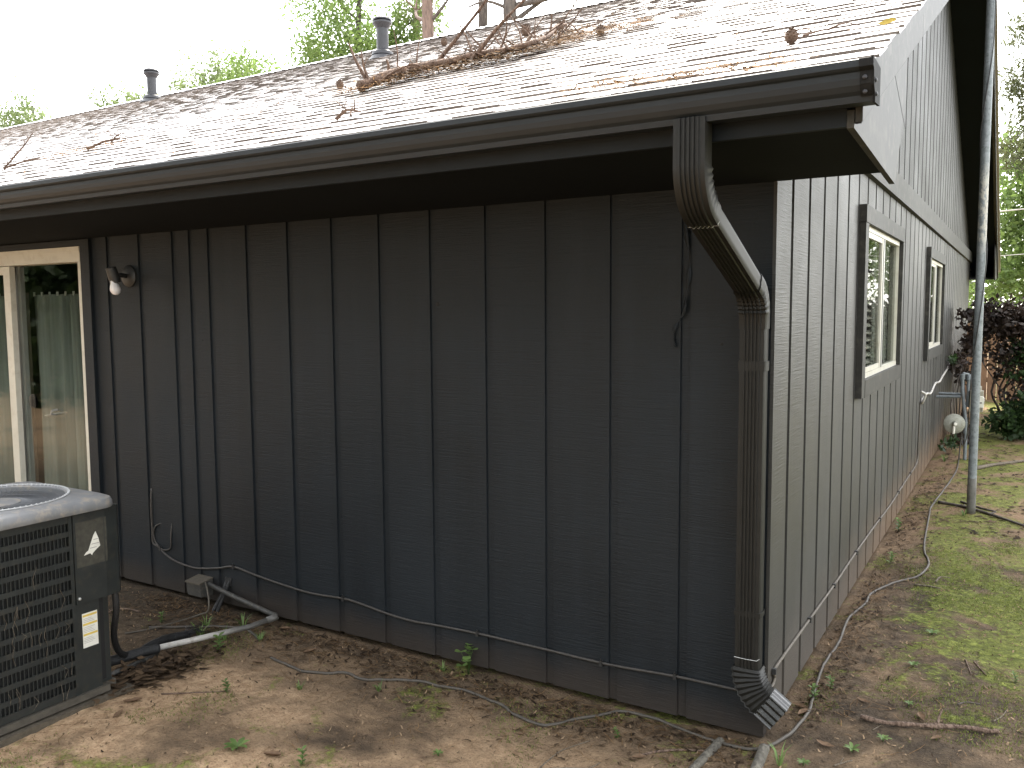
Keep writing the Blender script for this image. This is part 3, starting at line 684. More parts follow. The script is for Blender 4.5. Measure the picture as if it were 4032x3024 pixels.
# ------------------------------------------------------------------ air conditioner
ac = thing('air_conditioner', (-2.91, -1.31, 0), 'dark green grey air conditioning condenser with torn sticker, standing by the wall', 'air conditioner')
X0, X1, Y0, Y1 = -3.24, -2.60, -1.65, -.995
def rsq(h, r, z, n=6, cx=-2.91, cy=-1.31, sx=1., sy=1.):
    out = []
    for qx, qy, a0 in ((1, 1, 0), (-1, 1, 90), (-1, -1, 180), (1, -1, 270)):
        for k in range(n + 1):
            a = R_(a0 + 90 * k / n); out.append((cx + (qx * (h - r) + r * math.cos(a)) * sx, cy + (qy * (h - r) + r * math.sin(a)) * sy, z))
    return out
def loft(mb, rings, cap0=False, cap1=False):
    o = len(mb.v); m = len(rings[0])
    for r in rings: mb.v += r
    for k in range(len(rings) - 1):
        for j in range(m): a = o + k * m + j; b = o + k * m + (j + 1) % m; mb.face((a, b, b + m, a + m))
    if cap0: mb.face(range(o + m - 1, o - 1, -1))
    if cap1: mb.face(range(o + (len(rings) - 1) * m, o + len(rings) * m))
mb = MB()
loft(mb, [rsq(.345, .07, .818), rsq(.347, .07, .822), rsq(.347, .07, .842), rsq(.340, .07, .858), rsq(.320, .075, .868), rsq(.305, .10, .872)])
ncx, ncy = -2.91, -1.31; m = 28
def circ(r, z, n=28): return [(ncx + r * math.cos(R_(a)), ncy + r * math.sin(R_(a)), z) for a in [(90 * q + 90 * k / 6) for q in range(4) for k in range(7)]]
loft(mb, [rsq(.305, .10, .872), circ(.292, .876), circ(.283, .8765), circ(.272, .872), circ(.270, .80)])
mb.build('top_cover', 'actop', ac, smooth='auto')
mb = MB()
for k in range(84):
    a = 2 * math.pi * k / 84; ca, sa = math.cos(a), math.sin(a)
    pts = [(ncx + ca * r, ncy + sa * r, z) for r, z in ((.284, .8795), (.276, .868), (.25, .858), (.20, .852), (.14, .853), (.095, .857))]
    mb.tube(pts, .0013, 4, cap=True)
for r, z in ((.25, .8565), (.20, .8505), (.14, .8515)):
    mb.tube([(ncx + r * math.cos(R_(q * 10)), ncy + r * math.sin(R_(q * 10)), z) for q in range(37)], .0018, 4, cap=False)
mb.build('fan_guard', 'acwire', ac, smooth=True)
mb = MB()
for k in range(84):
    a = 2 * math.pi * k / 84; ca, sa = math.cos(a), math.sin(a); mb.tube([(ncx + ca * .289, ncy + sa * .289, .8765), (ncx + ca * .2845, ncy + sa * .2845, .8835), (ncx + ca * .277, ncy + sa * .277, .874)], .0024, 5)
mb.tube([(ncx + .286 * math.cos(R_(q * 6)), ncy + .286 * math.sin(R_(q * 6)), .8795) for q in range(61)], .0026, 5, cap=False)
mb.build('guard_rim', 'acrim', ac, smooth=True)
MB().lathe([(.10, .850), (.10, .858), (.07, .862), (.02, .864), (.001, .864)], (ncx, ncy, 0), seg=30).build('hub_plate', 'actop', ac, smooth='auto')
MB().lathe([(.005, .862), (.005, .885), (.008, .885), (.008, .892)], (ncx, ncy, 0), seg=10).build('motor_bolt', 'clip', ac)
mb = MB(); loft(mb, [circ(.268, .80), circ(.268, .60)], True, True); mb.build('fan_shroud', 'accoil', ac)
mb = MB(); mb.box((X0 + .022, Y0 + .022, .05), (X1 - .022, Y1 - .03, .80)); mb.build('coil', 'accoil', ac)
# louvred grille, +x side and -y side
CY = -1.165                                   # where the control panel begins
mb = MB(); rows = 12; zl, zh = .052, .796; pit = (zh - zl) / rows
for k in range(rows + 1):
    z = zl + k * pit; hgt = .011 if 0 < k < rows else .016
    mb.box((X1 - .010, Y0 + .012, z - hgt), (X1, CY - .012, z + hgt)); mb.box((X0 + .012, Y0, z - hgt), (X1 - .012, Y0 + .010, z + hgt))
y = CY - .026
while y > Y0 + .02:
    mb.box((X1 - .0085, y - .0022, zl), (X1 - .0005, y + .0022, zh)); y -= .0165
x = X1 - .03
while x > X0 + .02:
    mb.box((x - .0022, Y0 + .0005, zl), (x + .0022, Y0 + .0085, zh)); x -= .0165
mb.box((X1 - .012, CY - .0125, .03), (X1 + .001, CY + .002, .812)); mb.box((X1 - .012, Y0 - .001, .03), (X1 + .001, Y0 + .0115, .812)); mb.box((X0, Y0 - .001, .03), (X0 + .0115, Y0 + .0115, .812))
mb.box((X1 - .012, Y0 + .0118, .797), (X1 + .0005, CY - .0128, .817))
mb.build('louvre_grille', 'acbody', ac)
mb = MB(); mb.box((X1 - .03, CY + .003, .03), (X1 - .004, -1.055, .815)); mb.box((X0, Y0 + .013, .03), (X0 + .02, Y1, .815)); mb.box((X0 + .021, Y1 - .02, .03), (X1 - .031, Y1 - .001, .815))
mb.box((X1 - .06, -1.0545, .03), (X1 - .03, Y1 - .001, .44)); mb.build('corner_panel', 'acbody', ac)
mb = MB(); loft(mb, [[(X1 - .06, CY + .006, z), (X1 + .004, CY + .006, z), (X1 + .006, -1.02, z), (X1 + .000, -.955, z), (X1 - .015, -.940, z), (X1 - .06, -.940, z)] for z in (.425, .43, .812, .815)], True, True)
cvr = mb.build('control_cover', 'acbody', ac)
MB().lathe([(.007, 0), (.006, .006), (.001, .008)], (X1 + .005, CY + .018, .448), (1, 0, 0), 10).build('screw', 'steel', cvr)
lx = X1 + .0062
mb = MB(); mb.quad((lx - .0007, -1.150, .775), (lx - .0002, -1.010, .775), (lx - .0002, -1.010, .580), (lx - .0007, -1.150, .580)); mb.f[-1] = mb.f[-1][::-1]; mb.build('sticker_residue', 'residue', cvr)
mb = MB()
tor = [(-1.118, .628), (-1.108, .640), (-1.098, .645), (-1.073, .705), (-1.062, .722), (-1.050, .690), (-1.043, .655), (-1.060, .644), (-1.078, .630), (-1.082, .622), (-1.090, .632), (-1.104, .630)]
mb.prism(tor, 0, lx + .0004, lx + .001); tl_ = mb.build('torn_label', 'paper', cvr)
mb = MB()
for zz, a, b in ((.686, -1.073, -1.052), (.668, -1.083, -1.048), (.652, -1.09, -1.06)): mb.box((lx + .0011, a, zz), (lx + .0014, b, zz + .003))
mb.build('print', 'ink', tl_)
lx = X1 - .0035
mb = MB(); mb.box((lx, -1.135, .225), (lx + .001, -1.066, .375)); lb = mb.build('warning_label', 'paper', ac)
for zz in (.360, .322, .277): MB().box((lx + .0011, -1.133, zz), (lx + .0014, -1.068, zz + .009)).build('yellow_stripe', 'yellow', lb)
mb = MB()
for zz in (.350, .343, .336, .312, .305, .298, .291, .266, .259, .252, .245): mb.box((lx + .0011, -1.130, zz), (lx + .0013, -1.08 - .006 * (int(zz * 1000) % 3), zz + .0018))
mb.build('print', 'ink', lb)
mb = MB(); mb.box((X0 - .012, Y0 - .012, .004), (X1 + .012, -1.03, .032)); mb.box((X0 - .012, -1.029, .004), (X1 - .02, Y1 + .012, .032)); mb.build('base_pan', 'acdirt', ac)
# pine needles caught in the grille
mb = MB(); r3 = random.Random(8)
for k in range(34):
    y = r3.uniform(-1.62, -1.19); z = r3.uniform(.09, .66); l = r3.uniform(.03, .10); a = r3.gauss(0, .25); c = r3.uniform(-.02, .02)
    mb.tube([(X1 + .002, y, z), (X1 + .007, y + a * l * .5 + c, z - l * .5), (X1 + .003, y + a * l, z - l)], .00075, 4)
tag(mb.build('pine_needles', 'palewood'), 'dry pine needles stuck in the condenser grille', 'pine needles', kind='stuff')
mb = MB(); mb.box((-3.27, -1.70, -.12), (-2.565, -.93, -.006)); tag(mb.build('equipment_pad', 'concrete'), 'low soil-stained concrete pad under the air conditioner', 'concrete pad')

# line set, drain pipe, wall box
mb = MB(); mb.tube(smooth_path([(-2.80, -1.02, .045), (-2.812, -.93, .035), (-2.812, -.82, .025), (-2.800, -.72, .022), (-2.780, -.645, .018)]), .024, 12, wob=.10)
ls = tag(mb.build('pipe_insulation', 'foam', smooth=True), 'black foam-wrapped line running from the condenser to the white pipe end', 'insulated pipe')
mb = MB(); mb.tube(smooth_path([(-2.800, -.73, .022), (-2.832, -.64, .022), (-2.862, -.54, .010), (-2.868, -.45, -.006), (-2.86, -.40, -.018)]), [.023] * 6 + [.024] * 8 + [.022, .017, .012], 12, wob=.14)
for k in range(26):
    a = rnd.uniform(-.8, .8); s = Vector((-2.86 + rnd.uniform(-.02, .02), -.42, rnd.uniform(-.015, .012))); l = rnd.uniform(.05, .15)
    mb.tube([s, s + Vector((math.sin(a) * l * .5 - .01, math.cos(a) * l * .5, .004)), s + Vector((math.sin(a) * l - .03, math.cos(a) * l, -.012))], .0018, 4)
tag(mb.build('pipe_insulation', 'foam', smooth=True), 'frayed black foam sleeve splitting off behind the white pipe', 'insulated pipe')
mb = MB(); mb.tube(smooth_path([(-2.63, -.965, .46), (-2.635, -.955, .34), (-2.70, -.93, .20), (-2.765, -.87, .09), (-2.785, -.82, .045)]), .0145, 10)
tag(mb.build('flexible_conduit', 'foam', smooth=True), 'black hose curving down from the condenser control box to the ground', 'conduit')
mb = MB(); mb.tube([(-2.80, -.66, .016), (-2.728, -.421, .006), (-2.649, -.192, .002), (-2.612, -.075, .014)], .0145, 12); mb.tube([(-2.618, -.10, .012), (-2.600, -.052, .020), (-2.618, -.046, .024)], .0185, 12)
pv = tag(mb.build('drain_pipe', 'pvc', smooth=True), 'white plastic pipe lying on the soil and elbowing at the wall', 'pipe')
mb = MB(); mb.tube([(-2.605, -.046, .022), (-2.88, -.046, .064), (-3.14, -.046, .110)], .0135, 12); mb.build('wall_run', 'greyplastic', pv, smooth=True)
jb = thing('junction_box', (-3.20, 0, .07), 'small grey box with sloped lid low on the front wall', 'junction box')
mb = MB(); mb.prism([(-.085, .040), (-.001, .030), (-.001, .128), (-.092, .115)], 0, -3.275, -3.16); mb.build('box', 'greyplastic', jb)
mb = MB(); mb.prism([(-.100, .115), (-.002, .129), (-.002, .136), (-.100, .122)], 0, -3.280, -3.155); mb.build('lid', 'wiretan', jb)
mb = MB(); mb.tube(smooth_path([(-3.15, -.06, .122), (-3.09, -.10, .11), (-3.04, -.13, .06), (-3.04, -.14, .0), (-3.08, -.16, -.02), (-3.11, -.26, gz(-3.11, -.26) + .006), (-3.137, -.417, gz(-3.137, -.417) + .006), (-3.20, -.54, gz(-3.2, -.54) + .006)]), .0045, 6)
tag(mb.build('thin_cable', 'wiretan', smooth=True), 'thin tan cable drooping from the wall box to the soil', 'cable')
mb = MB(); mb.tube([(-3.035, -.004, .135), (-3.05, -.03, .06), (-3.09, -.075, -.05)], .011, 8); mb.tube([(-3.012, -.004, .14), (-3.03, -.028, .07), (-3.06, -.07, -.05)], .009, 8); mb.box((-3.05, -.006, .11), (-3.0, .001, .155))
tag(mb.build('pipe_stubs', 'foam', smooth=False), 'pair of short black pipes coming out of the wall into the soil', 'pipe')
mb = MB(); mb.tube([(-2.752, -.96, -.004), (-2.762, -.82, -.008), (-2.783, -.655, -.012)], .013, 8); tag(mb.build('edge_conduit', 'greyplastic', smooth=True), 'short grey conduit on gravel beside the black foam line', 'conduit')

# ------------------------------------------------------------------ cables on the walls and over the ground
cf = [(-3.684, -.012, .504), (-3.684, -.012, .42), (-3.683, -.012, .328), (-3.680, -.012, .268), (-3.625, -.012, .249), (-3.579, -.012, .219), (-3.496, -.012, .189), (-3.393, -.012, .173), (-3.272, -.012, .172), (-3.093, -.012, .201), (-2.973, -.012, .227), (-2.794, -.012, .205), (-2.49, -.012, .178), (-2.324, -.012, .175), (-2.155, -.012, .184), (-2.031, -.012, .176), (-1.871, -.012, .157), (-1.717, -.012, .148), (-1.577, -.012, .154), (-1.312, -.012, .16), (-1.105, -.012, .158), (-.966, -.012, .157), (-.661, -.012, .154), (-.364, -.012, .168), (-.119, -.012, .169), (-.03, -.010, .175)]
ca = thing('wall_cable', (-3.68, -.01, 0), 'grey cable clipped low along the front wall in a long sagging line', 'cable')
cfp = [(-3.684, .002, .60)] + [(x, -.0062, z) for x, y, z in cf]
mb = MB(); mb.tube(smooth_path(cfp), .0062, 8); mb.tube(smooth_path([(-3.605, .004, .396), (-3.648, -.006, .375), (-3.672, -.006, .329), (-3.66, -.006, .281), (-3.624, -.008, .255)]), .0045, 6)
mb.tube(smooth_path([(-3.509, .004, .406), (-3.511, -.006, .336), (-3.515, -.006, .273), (-3.534, -.006, .248), (-3.583, -.008, .238), (-3.619, -.009, .25)]), .0045, 6)
mb.build('strand', 'wire', ca, smooth=True)
for x, z in ((-3.61, .243), (-2.973, .226), (-2.155, .184), (-1.33, .160), (-.70, .153), (-.37, .168)):
    mb = MB(); mb.box((x - .006, -.017, z - .012), (x + .006, -.001, z + .012)); mb.tube([(x, -.012, z + .012), (x, -.014, z + .021)], .003, 6); mb.build('clip', 'clip', ca)
ce = [(.012, .0, .195), (.012, .05, .197), (.012, .078, .215), (.012, .063, .247), (.012, .187, .252), (.012, .644, .247), (.012, 1.28, .240), (.012, 1.962, .245), (.012, 2.786, .238), (.012, 3.4, .225), (.012, 4.487, .241), (.012, 5.22, .256), (.012, 5.30, .40), (.012, 5.33, .65), (.012, 5.362, .784)]
cb = thing('wall_cable', (.01, .1, 0), 'dusty tan cable clipped low along the gable wall from the downspout', 'cable')
mb = MB(); mb.tube(smooth_path([(.0068, y, z) for x, y, z in ce]), .0066, 8); mb.build('strand', 'wiretan', cb, smooth=True)
for y, z in ((.06, .247), (.70, .247), (1.28, .239), (1.95, .245), (2.9, .236), (3.9, .232), (4.7, .245)):
    mb = MB(); mb.box((.001, y - .008, z - .011), (.017, y + .008, z + .011)); mb.build('clip', 'clip', cb)
mb = MB(); mb.tube(smooth_path([(.012, 5.30, .90), (.05, 5.33, .87), (.02, 5.362, .79), (.012, 5.5, .815), (.012, 5.9, .83), (.012, 6.3, .80), (.012, 6.8, .86), (.012, 7.3, .84), (.012, 7.775, .875), (.012, 8.6, .93), (.012, 9.3, 1.0)]), .011, 8)
tag(mb.build('wall_cable', 'pvc', smooth=True), 'wavy whitish cable climbing the gable wall under the farther window', 'cable')
cg = [(-3.168, -.42), (-3.066, -.343), (-2.952, -.264), (-2.757, -.151), (-2.689, -.163), (-2.539, -.226), (-2.314, -.348), (-2.179, -.377), (-2.063, -.392), (-1.95, -.356), (-1.875, -.302), (-1.772, -.311), (-1.681, -.287), (-1.525, -.202), (-1.411, -.196), (-1.236, -.194), (-1.062, -.23), (-.991, -.27), (-.908, -.285), (-.839, -.278), (-.789, -.238), (-.741, -.164), (-.662, -.094), (-.609, -.035), (-.543, -.020), (-.486, -.018), (-.416, -.022), (-.334, -.045), (-.2, -.085), (-.082, -.11), (.0, -.085), (.066, .03), (.087, .143), (.097, .291), (.083, .419), (.057, .743), (.061, .906), (.07, 1.127), (.055, 1.392), (.054, 1.51), (.096, 1.72), (.101, 1.961), (.209, 2.229), (.311, 2.379), (.335, 2.589), (.322, 2.737), (.279, 2.966), (.244, 3.462), (.209, 4.164), (.198, 4.431), (.23, 5.028), (.271, 6.145), (.25, 7.0)]
pp = []
for q in smooth_path([(x, y, 0) for x, y in cg], 5):
    bury = .006 if not (-2.55 < q.x < -2.33 and q.y < -.2) else -.008
    pp.append((q.x, q.y, gz(q.x, q.y) + bury))
pp += [(.262, 7.05, .3), (.275, 7.0, .6)]
mb = MB(); mb.tube(pp, .0072, 8); tag(mb.build('ground_cable', 'cord', smooth=True), 'long grey cable snaking over the soil past the downspout to the meter', 'cable')
mb = MB(); st = [(-.348, 2.09), (-.345, 2.036), (-.345, 1.954), (-.330, 1.851), (-.331, 1.776), (-.341, 1.707), (-.352, 1.636), (-.378, 1.595), (-.389, 1.56), (-.383, 1.506)]
for k, q in enumerate(smooth_path([(x, 0, z) for x, z in st], 4)):
    wv = .006 + .004 * math.sin(k * .9); tw = .008 * math.sin(k * .5)
    mb.v += [(q.x - wv, -.008 - tw, q.z), (q.x + wv, -.012 + tw * .5, q.z), (q.x - wv, -.0065 - tw, q.z), (q.x + wv, -.0105 + tw * .5, q.z)]
    if k: a = 4 * (k - 1); mb.face((a, a + 1, a + 5, a + 4)); mb.face((a + 3, a + 2, a + 6, a + 7)); mb.face((a + 1, a + 3, a + 7, a + 5)); mb.face((a + 2, a, a + 4, a + 6))
tag(mb.build('hanging_strip', 'front', smooth=True), 'loose dark strip of caulk hanging on the wall behind the downspout', 'strip')
for x, z, r in ((-1.538, 1.686, .010), (-3.175, 1.5, .005), (-.20, 1.52, .006)): MB().lathe([(r, 0), (r * .8, .0016), (.001, .002)], (x, -.0002, z), (0, -1, 0), 9).build('wood_knot', 'accoil', house)

# ------------------------------------------------------------------ mast, meter group
mast = thing('metal_mast', (.49, 4.32, .04), 'tall galvanised steel mast standing in the side yard near the gable wall', 'mast')
mx, my = .49, 4.32
mb = MB(); mb.tube([(mx, my, z) for z in (-.1, .10, .35, 1.0, 1.9, 2.45, 2.8, 3.4, 5.2)], .0315, 18)
mb.build('pole', 'mast', mast, smooth='auto')
mb = MB(); mb.lathe([(.0320, 0), (.0326, .08), (.0322, .20), (.0319, .30)], (mx, my, .02), seg=18); mb.build('soil_stain', 'rustsoil', mast, smooth=True)
mb = MB(); pts = [(mx + .03, my - .035, 5.0), (mx + .030, my - .035, 3.9), (mx + .022, my - .036, 3.55), (mx - .02, my - .036, 3.15), (mx - .036, my + .0, 2.9), (mx + .0, my + .038, 2.4), (mx + .037, my - .01, 2.1), (mx + .022, my - .036, 1.75), (mx - .006, my - .039, 1.45), (mx - .03, my - .03, 1.2), (mx - .04, my + .02, .95), (.39, 5.4, .5), (.30, 6.6, .25), (.275, 7.0, .3)]
mb.tube(smooth_path(pts, 6), .0042, 7); tag(mb.build('service_cable', 'blackcable', smooth=True), 'black cable twisting down around the steel mast', 'cable')
gm = thing('gas_meter', (.30, 7.0, .04), 'gas meter with round regulator and grey pipes at the far end of the gable wall', 'gas meter')
MB().lathe([(.001, -.032), (.05, -.030), (.060, -.012), (.100, -.006), (.106, .0), (.106, .010), (.098, .016), (.055, .030), (.030, .034), (.026, .060), (.020, .066), (.001, .067)], (.195, 6.95, .425), (.25, -1, .08), 32).build('regulator', 'regul', gm, smooth='auto')
mb = MB(); mb.lathe([(.017, 0), (.016, .022), (.001, .024)], (.210, 6.875, .43), (.25, -1, .08), 14); mb.tube([(.200, 6.90, .405), (.198, 6.885, .36), (.196, 6.90, .325)], .012, 8)
mb.build('regulator_vent', 'meterwhite', gm, smooth='auto')
mb = MB(); mb.tube([(.01, 7.0, .702), (.245, 7.0, .712)], .015, 10); mb.tube([(.03, 7.05, .735), (.25, 7.05, .735)], .015, 10); mb.build('wall_pipe', 'galv', gm, smooth='auto')
mb = MB(); mb.tube([(.255, 7.0, .93), (.258, 7.0, .80), (.275, 7.0, .66), (.300, 7.0, .45), (.305, 7.0, .30), (.305, 7.0, .0)], .0175, 10); mb.lathe([(.026, -.02), (.026, .03), (.020, .035)], (.255, 7.0, .92), seg=12); mb.lathe([(.024, -.02), (.024, .02)], (.301, 7.0, .42), seg=12); mb.lathe([(.024, -.02), (.024, .02)], (.303, 7.0, .34), seg=12)
mb.build('riser', 'galv', gm, smooth='auto')
mb = MB(); mb.tube([(.312, 7.03, .90), (.312, 7.03, .60)], .0165, 10); mb.lathe([(.026, -.02), (.028, .03), (.020, .04)], (.312, 7.03, .91), seg=12); mb.tube([(.26, 7.0, .93), (.26, 7.0, .965), (.312, 7.03, .95)], .014, 8); mb.build('riser', 'galv', gm, smooth='auto')
mb = MB(); mb.box((.33, 6.98, .56), (.455, 7.12, .78)); mb.tube([(.34, 7.03, .90), (.37, 7.03, .92), (.40, 7.03, .80)], .016, 8); mb.lathe([(.024, -.02), (.024, .03)], (.415, 7.03, .80), seg=12); mb.build('meter_body', 'meter', gm, smooth='auto')
mb = MB(); mb.prism([(.392, .612), (.465, .612), (.468, .705), (.462, .722), (.445, .728), (.40, .728), (.392, .71)], 1, 6.93, 6.979); ix = mb.build('index_box', 'meterwhite', gm)
mb = MB(); mb.box((.415, 6.926, .655), (.447, 6.9295, .668)); mb.build('index_window', 'clip', ix)

# ------------------------------------------------------------------ leaf clouds, trees, shrubs
def leaf_cloud(name, mat, clusters, size, parent=None, seed=1, aspect=2.0, flat=.0, needle=False):
    rs = np.random.RandomState(seed); Vs = []; Ts = []
    for (c, r, n) in clusters:
        r = np.array(r if isinstance(r, (tuple, list)) else (r, r, r), float)
        # leaves gather in sprays
        ns = max(3, n // 16); sp = rs.normal(size=(ns, 3)); sp /= np.linalg.norm(sp, axis=1)[:, None] + 1e-9; sp *= (rs.rand(ns, 1) ** .45)
        pick = rs.randint(0, ns, n); p = sp[pick] + rs.normal(size=(n, 3)) * .15
        pos = np.array(c) + p * r
        d = rs.normal(size=(n, 3)); d[:, 2] -= .35; d /= np.linalg.norm(d, axis=1)[:, None]
        e = rs.normal(size=(n, 3)); e -= d * (e * d).sum(1)[:, None]; e /= np.linalg.norm(e, axis=1)[:, None] + 1e-9
        s = size * rs.uniform(.6, 1.3, (n, 1)); w_ = s / aspect * .5
        nrm = np.cross(d, e)
        Vs.append(np.stack([pos, pos + d * s * .45 + e * w_ + nrm * s * .06, pos + d * s, pos + d * s * .45 - e * w_ + nrm * s * .06], 1).reshape(-1, 3))
        tn = np.clip(rs.beta(2, 2, ns)[pick] * .7 + rs.rand(n) * .3, 0, 1); Ts.append(np.repeat(tn, 4))
    Vv = np.concatenate(Vs).astype(np.float32); Tt = np.concatenate(Ts).astype(np.float32); nq = len(Vv) // 4
    me = bpy.data.meshes.new(name); me.vertices.add(len(Vv)); me.vertices.foreach_set('co', Vv.ravel())
    me.loops.add(nq * 4); me.loops.foreach_set('vertex_index', np.arange(nq * 4, dtype=np.int32))
    me.polygons.add(nq); me.polygons.foreach_set('loop_start', np.arange(nq, dtype=np.int32) * 4); me.polygons.foreach_set('loop_total', np.full(nq, 4, dtype=np.int32))
    at = me.attributes.new('tone', 'FLOAT', 'POINT'); at.data.foreach_set('value', Tt)
    me.materials.append(MS[mat]); me.update(calc_edges=True); me.validate()
    ob = bpy.data.objects.new(name, me); COL.objects.link(ob)
    if parent:
        ob.parent = parent; ob.location = -parent.location
    return ob
def tree(name, base, h, r, label, leaf, clusters, size, seed, bark='bark2', group=None, lean=(0, 0), limbs=True, aspect=2.0, cat='tree'):
    t = thing(name, base, label, cat, group); b = Vector(base); r4 = random.Random(seed); mb = MB()
    n = 9; pts = [b + Vector((lean[0] * (k / n) ** 1.3 + r4.uniform(-.5, .5) * r * (k > 0), lean[1] * (k / n) + r4.uniform(-.5, .5) * r * (k > 0), h * k / n - .2)) for k in range(n + 1)]
    mb.tube(smooth_path(pts, 3), [r * (1.25 if k == 0 else 1 - .62 * k / (3 * n)) for k in range(3 * n + 1)], 12, wob=.10)
    mb.build('trunk', bark, t, smooth=True)
    if limbs:
        mb = MB()
        for (c, rad, _) in clusters:
            c = Vector(c); zz = min(max(c.z - b.z - 1.0, h * .25), h * .95); s = b + Vector((lean[0] * (zz / h) ** 1.3, lean[1] * zz / h, zz))
            mid = s.lerp(c, .5) + Vector((r4.uniform(-.2, .2), r4.uniform(-.2, .2), -.15)); mb.tube(smooth_path([s, mid, c], 4), [r * .30 * (1 - .08 * k) for k in range(9)], 7)
            R2 = rad if not isinstance(rad, (tuple, list)) else min(rad)
            for q in range(5):
                e = c + Vector((r4.uniform(-1, 1), r4.uniform(-1, 1), r4.uniform(-.6, .8))) * R2 * .9; mb.tube([mid.lerp(c, .5), mid.lerp(e, .7) + Vector((0, 0, .08)), e], [r * .12, r * .08, r * .03], 5)
        mb.build('limb', bark, t, smooth=True)
    if clusters: leaf_cloud('crown', leaf, clusters, size, t, seed, aspect)
    return t
g0 = -.03
G = 'trees behind the roof'
tree('broadleaf_tree', (-16.3, 16.6, g0), 13, .16, 'bright green leafy tree behind the roof beside the nearer flue', 'leafbright', [((-16.6, 16, 9.4), 1.3, 3600), ((-15.5, 16, 8.5), 1.1, 2600), ((-17.1, 16.3, 11.2), 1.6, 3000), ((-15.0, 16.8, 9.5), .8, 1300), ((-18.0, 16.5, 9.2), .9, 1300), ((-14.6, 17.2, 10.2), .9, 1300)], .13, 3, group=G)
tree('broadleaf_tree', (-22.6, 18.6, g0), 9.6, .13, 'sparse young tree behind the roof between the two flues', 'leafbright', [((-22.2, 18, 9.7), 1.1, 1300), ((-23.4, 18.4, 10.2), .9, 900), ((-20.9, 18, 9.0), .9, 1000), ((-24.5, 18.4, 9.2), .9, 900), ((-19.6, 17.8, 8.7), .7, 900), ((-22.8, 18, 8.8), 1.0, 1300)], .14, 4, group=G)
tree('broadleaf_tree', (-29.2, 22.4, g0), 12.5, .15, 'washed out pale yellowish tree behind the middle of the roof', 'leafpale', [((-29.0, 22, 11.4), 1.5, 1600), ((-30.5, 22.3, 11.1), 1.2, 1100), ((-27.6, 22, 10.9), 1.2, 1100), ((-29.5, 22, 10.0), 1.5, 1500)], .17, 5, group=G)
tree('broadleaf_tree', (-38.2, 24.6, g0), 12.8, .16, 'small pale crown showing beside the farther flue', 'leafpale', [((-38.4, 24, 11.9), 1.4, 1500), ((-36.6, 24.2, 11.5), 1.0, 900), ((-39.6, 24.2, 11.4), 1.0, 900)], .19, 6, group=G)
tree('broadleaf_tree', (-50.8, 26.8, g0), 14.4, .2, 'leftmost pale green tree above the low end of the roof', 'leafpale', [((-50.6, 26, 12.9), 1.8, 2400), ((-52.6, 26.3, 12.6), 1.4, 1500), ((-48.4, 26.3, 12.1), 1.3, 1400)], .22, 7, group=G)
G2 = 'pine trunks behind the ridge'
pine1 = tree('pine_tree', (-12.62, 15, g0), 19, .21, 'tall straight pinkish brown pine trunk behind the ridge, nearest the leafy tree', 'needle', [((-13.9, 16.2, 10.1), .8, 500), ((-11.9, 15.2, 14.5), 1.6, 500)], .17, 8, 'bark', G2, limbs=True, aspect=9)
tree('pine_tree', (-15.35, 18.2, g0), 18, .17, 'slim shaded pine trunk left of the straight pinkish one', 'needle', [((-15.4, 18.5, 10.3), .9, 600), ((-14.2, 18.6, 9.9), .7, 420)], .17, 9, 'bark', G2, aspect=8)
tree('pine_tree', (-12.35, 17.2, g0), 18, .20, 'grey pine trunk behind the ridge above the debris pile', 'needle', [((-12.7, 17.2, 9.0), .45, 260)], .15, 10, 'bark2', G2, limbs=False, aspect=6)
tree('pine_tree', (-10.62, 16, g0), 17, .27, 'thick dark pine trunk with forked limbs, furthest right behind the ridge', 'needle', [((-9.8, 17, 10.0), .9, 800), ((-8.6, 17.2, 10.4), .9, 600), ((-10.9, 16.4, 11.3), 1.0, 500)], .17, 11, 'bark2', G2, aspect=7)
mb = MB()
for s, m_, e in (((-12.6, 15, 9.6), (-11.8, 15.2, 9.9), (-10.9, 15.4, 9.75)), ((-12.6, 15, 9.0), (-12.1, 15.1, 9.5), (-11.9, 15.2, 9.9)), ((-10.7, 15.9, 9.3), (-11.2, 15.6, 9.5), (-11.8, 15.6, 9.45))):
    mb.tube(smooth_path([s, m_, e], 4), [.05 - .004 * k for k in range(9)], 6)
mb.build('bare_limb', 'bark2', pine1, smooth=True)

GR = 'trees in the far right background'
tree('pine_tree', (3.1, 15.5, .045), 12, .17, 'ragged pine hanging over the right edge beside the roof overhang', 'needle', [((.9, 14, 6.3), .6, 1300), ((1.2, 14.2, 5.2), .7, 1800), ((.75, 14.4, 4.5), .55, 1200), ((2.1, 14.5, 6.0), .9, 600), ((2.2, 14.6, 4.8), .9, 600), ((3.2, 15, 6.8), 1.0, 500), ((.7, 14.2, 5.5), .5, 900), ((4.2, 15, 5.5), 1.0, 500)], .16, 12, 'bark2', GR, aspect=6)
tree('broadleaf_tree', (1.6, 18.6, .045), 8, .14, 'bright yellow green tree low behind the dark hedge', 'leafbright', [((.55, 17.6, 3.5), .75, 1900), ((1.2, 17.4, 2.6), .9, 2300), ((.2, 17.5, 2.3), .8, 1500), ((1.9, 17.8, 4.0), 1.0, 1600), ((2.6, 17.8, 2.8), 1.1, 900), ((.7, 17.8, 4.6), .7, 1200)], .13, 13, 'bark2', GR)
tree('broadleaf_tree', (-.6, 23, .045), 9, .18, 'mid green tree farther off behind the yellow green one', 'leafbright', [((.4, 22.5, 2.4), 1.1, 1200), ((1.2, 22.6, 4.0), 1.3, 1300), ((0, 22.5, 5.3), 1.3, 900), ((2.8, 22.6, 3.2), 1.4, 1000), ((2.4, 22.8, 5.8), 1.4, 800)], .17, 14, 'bark2', GR)
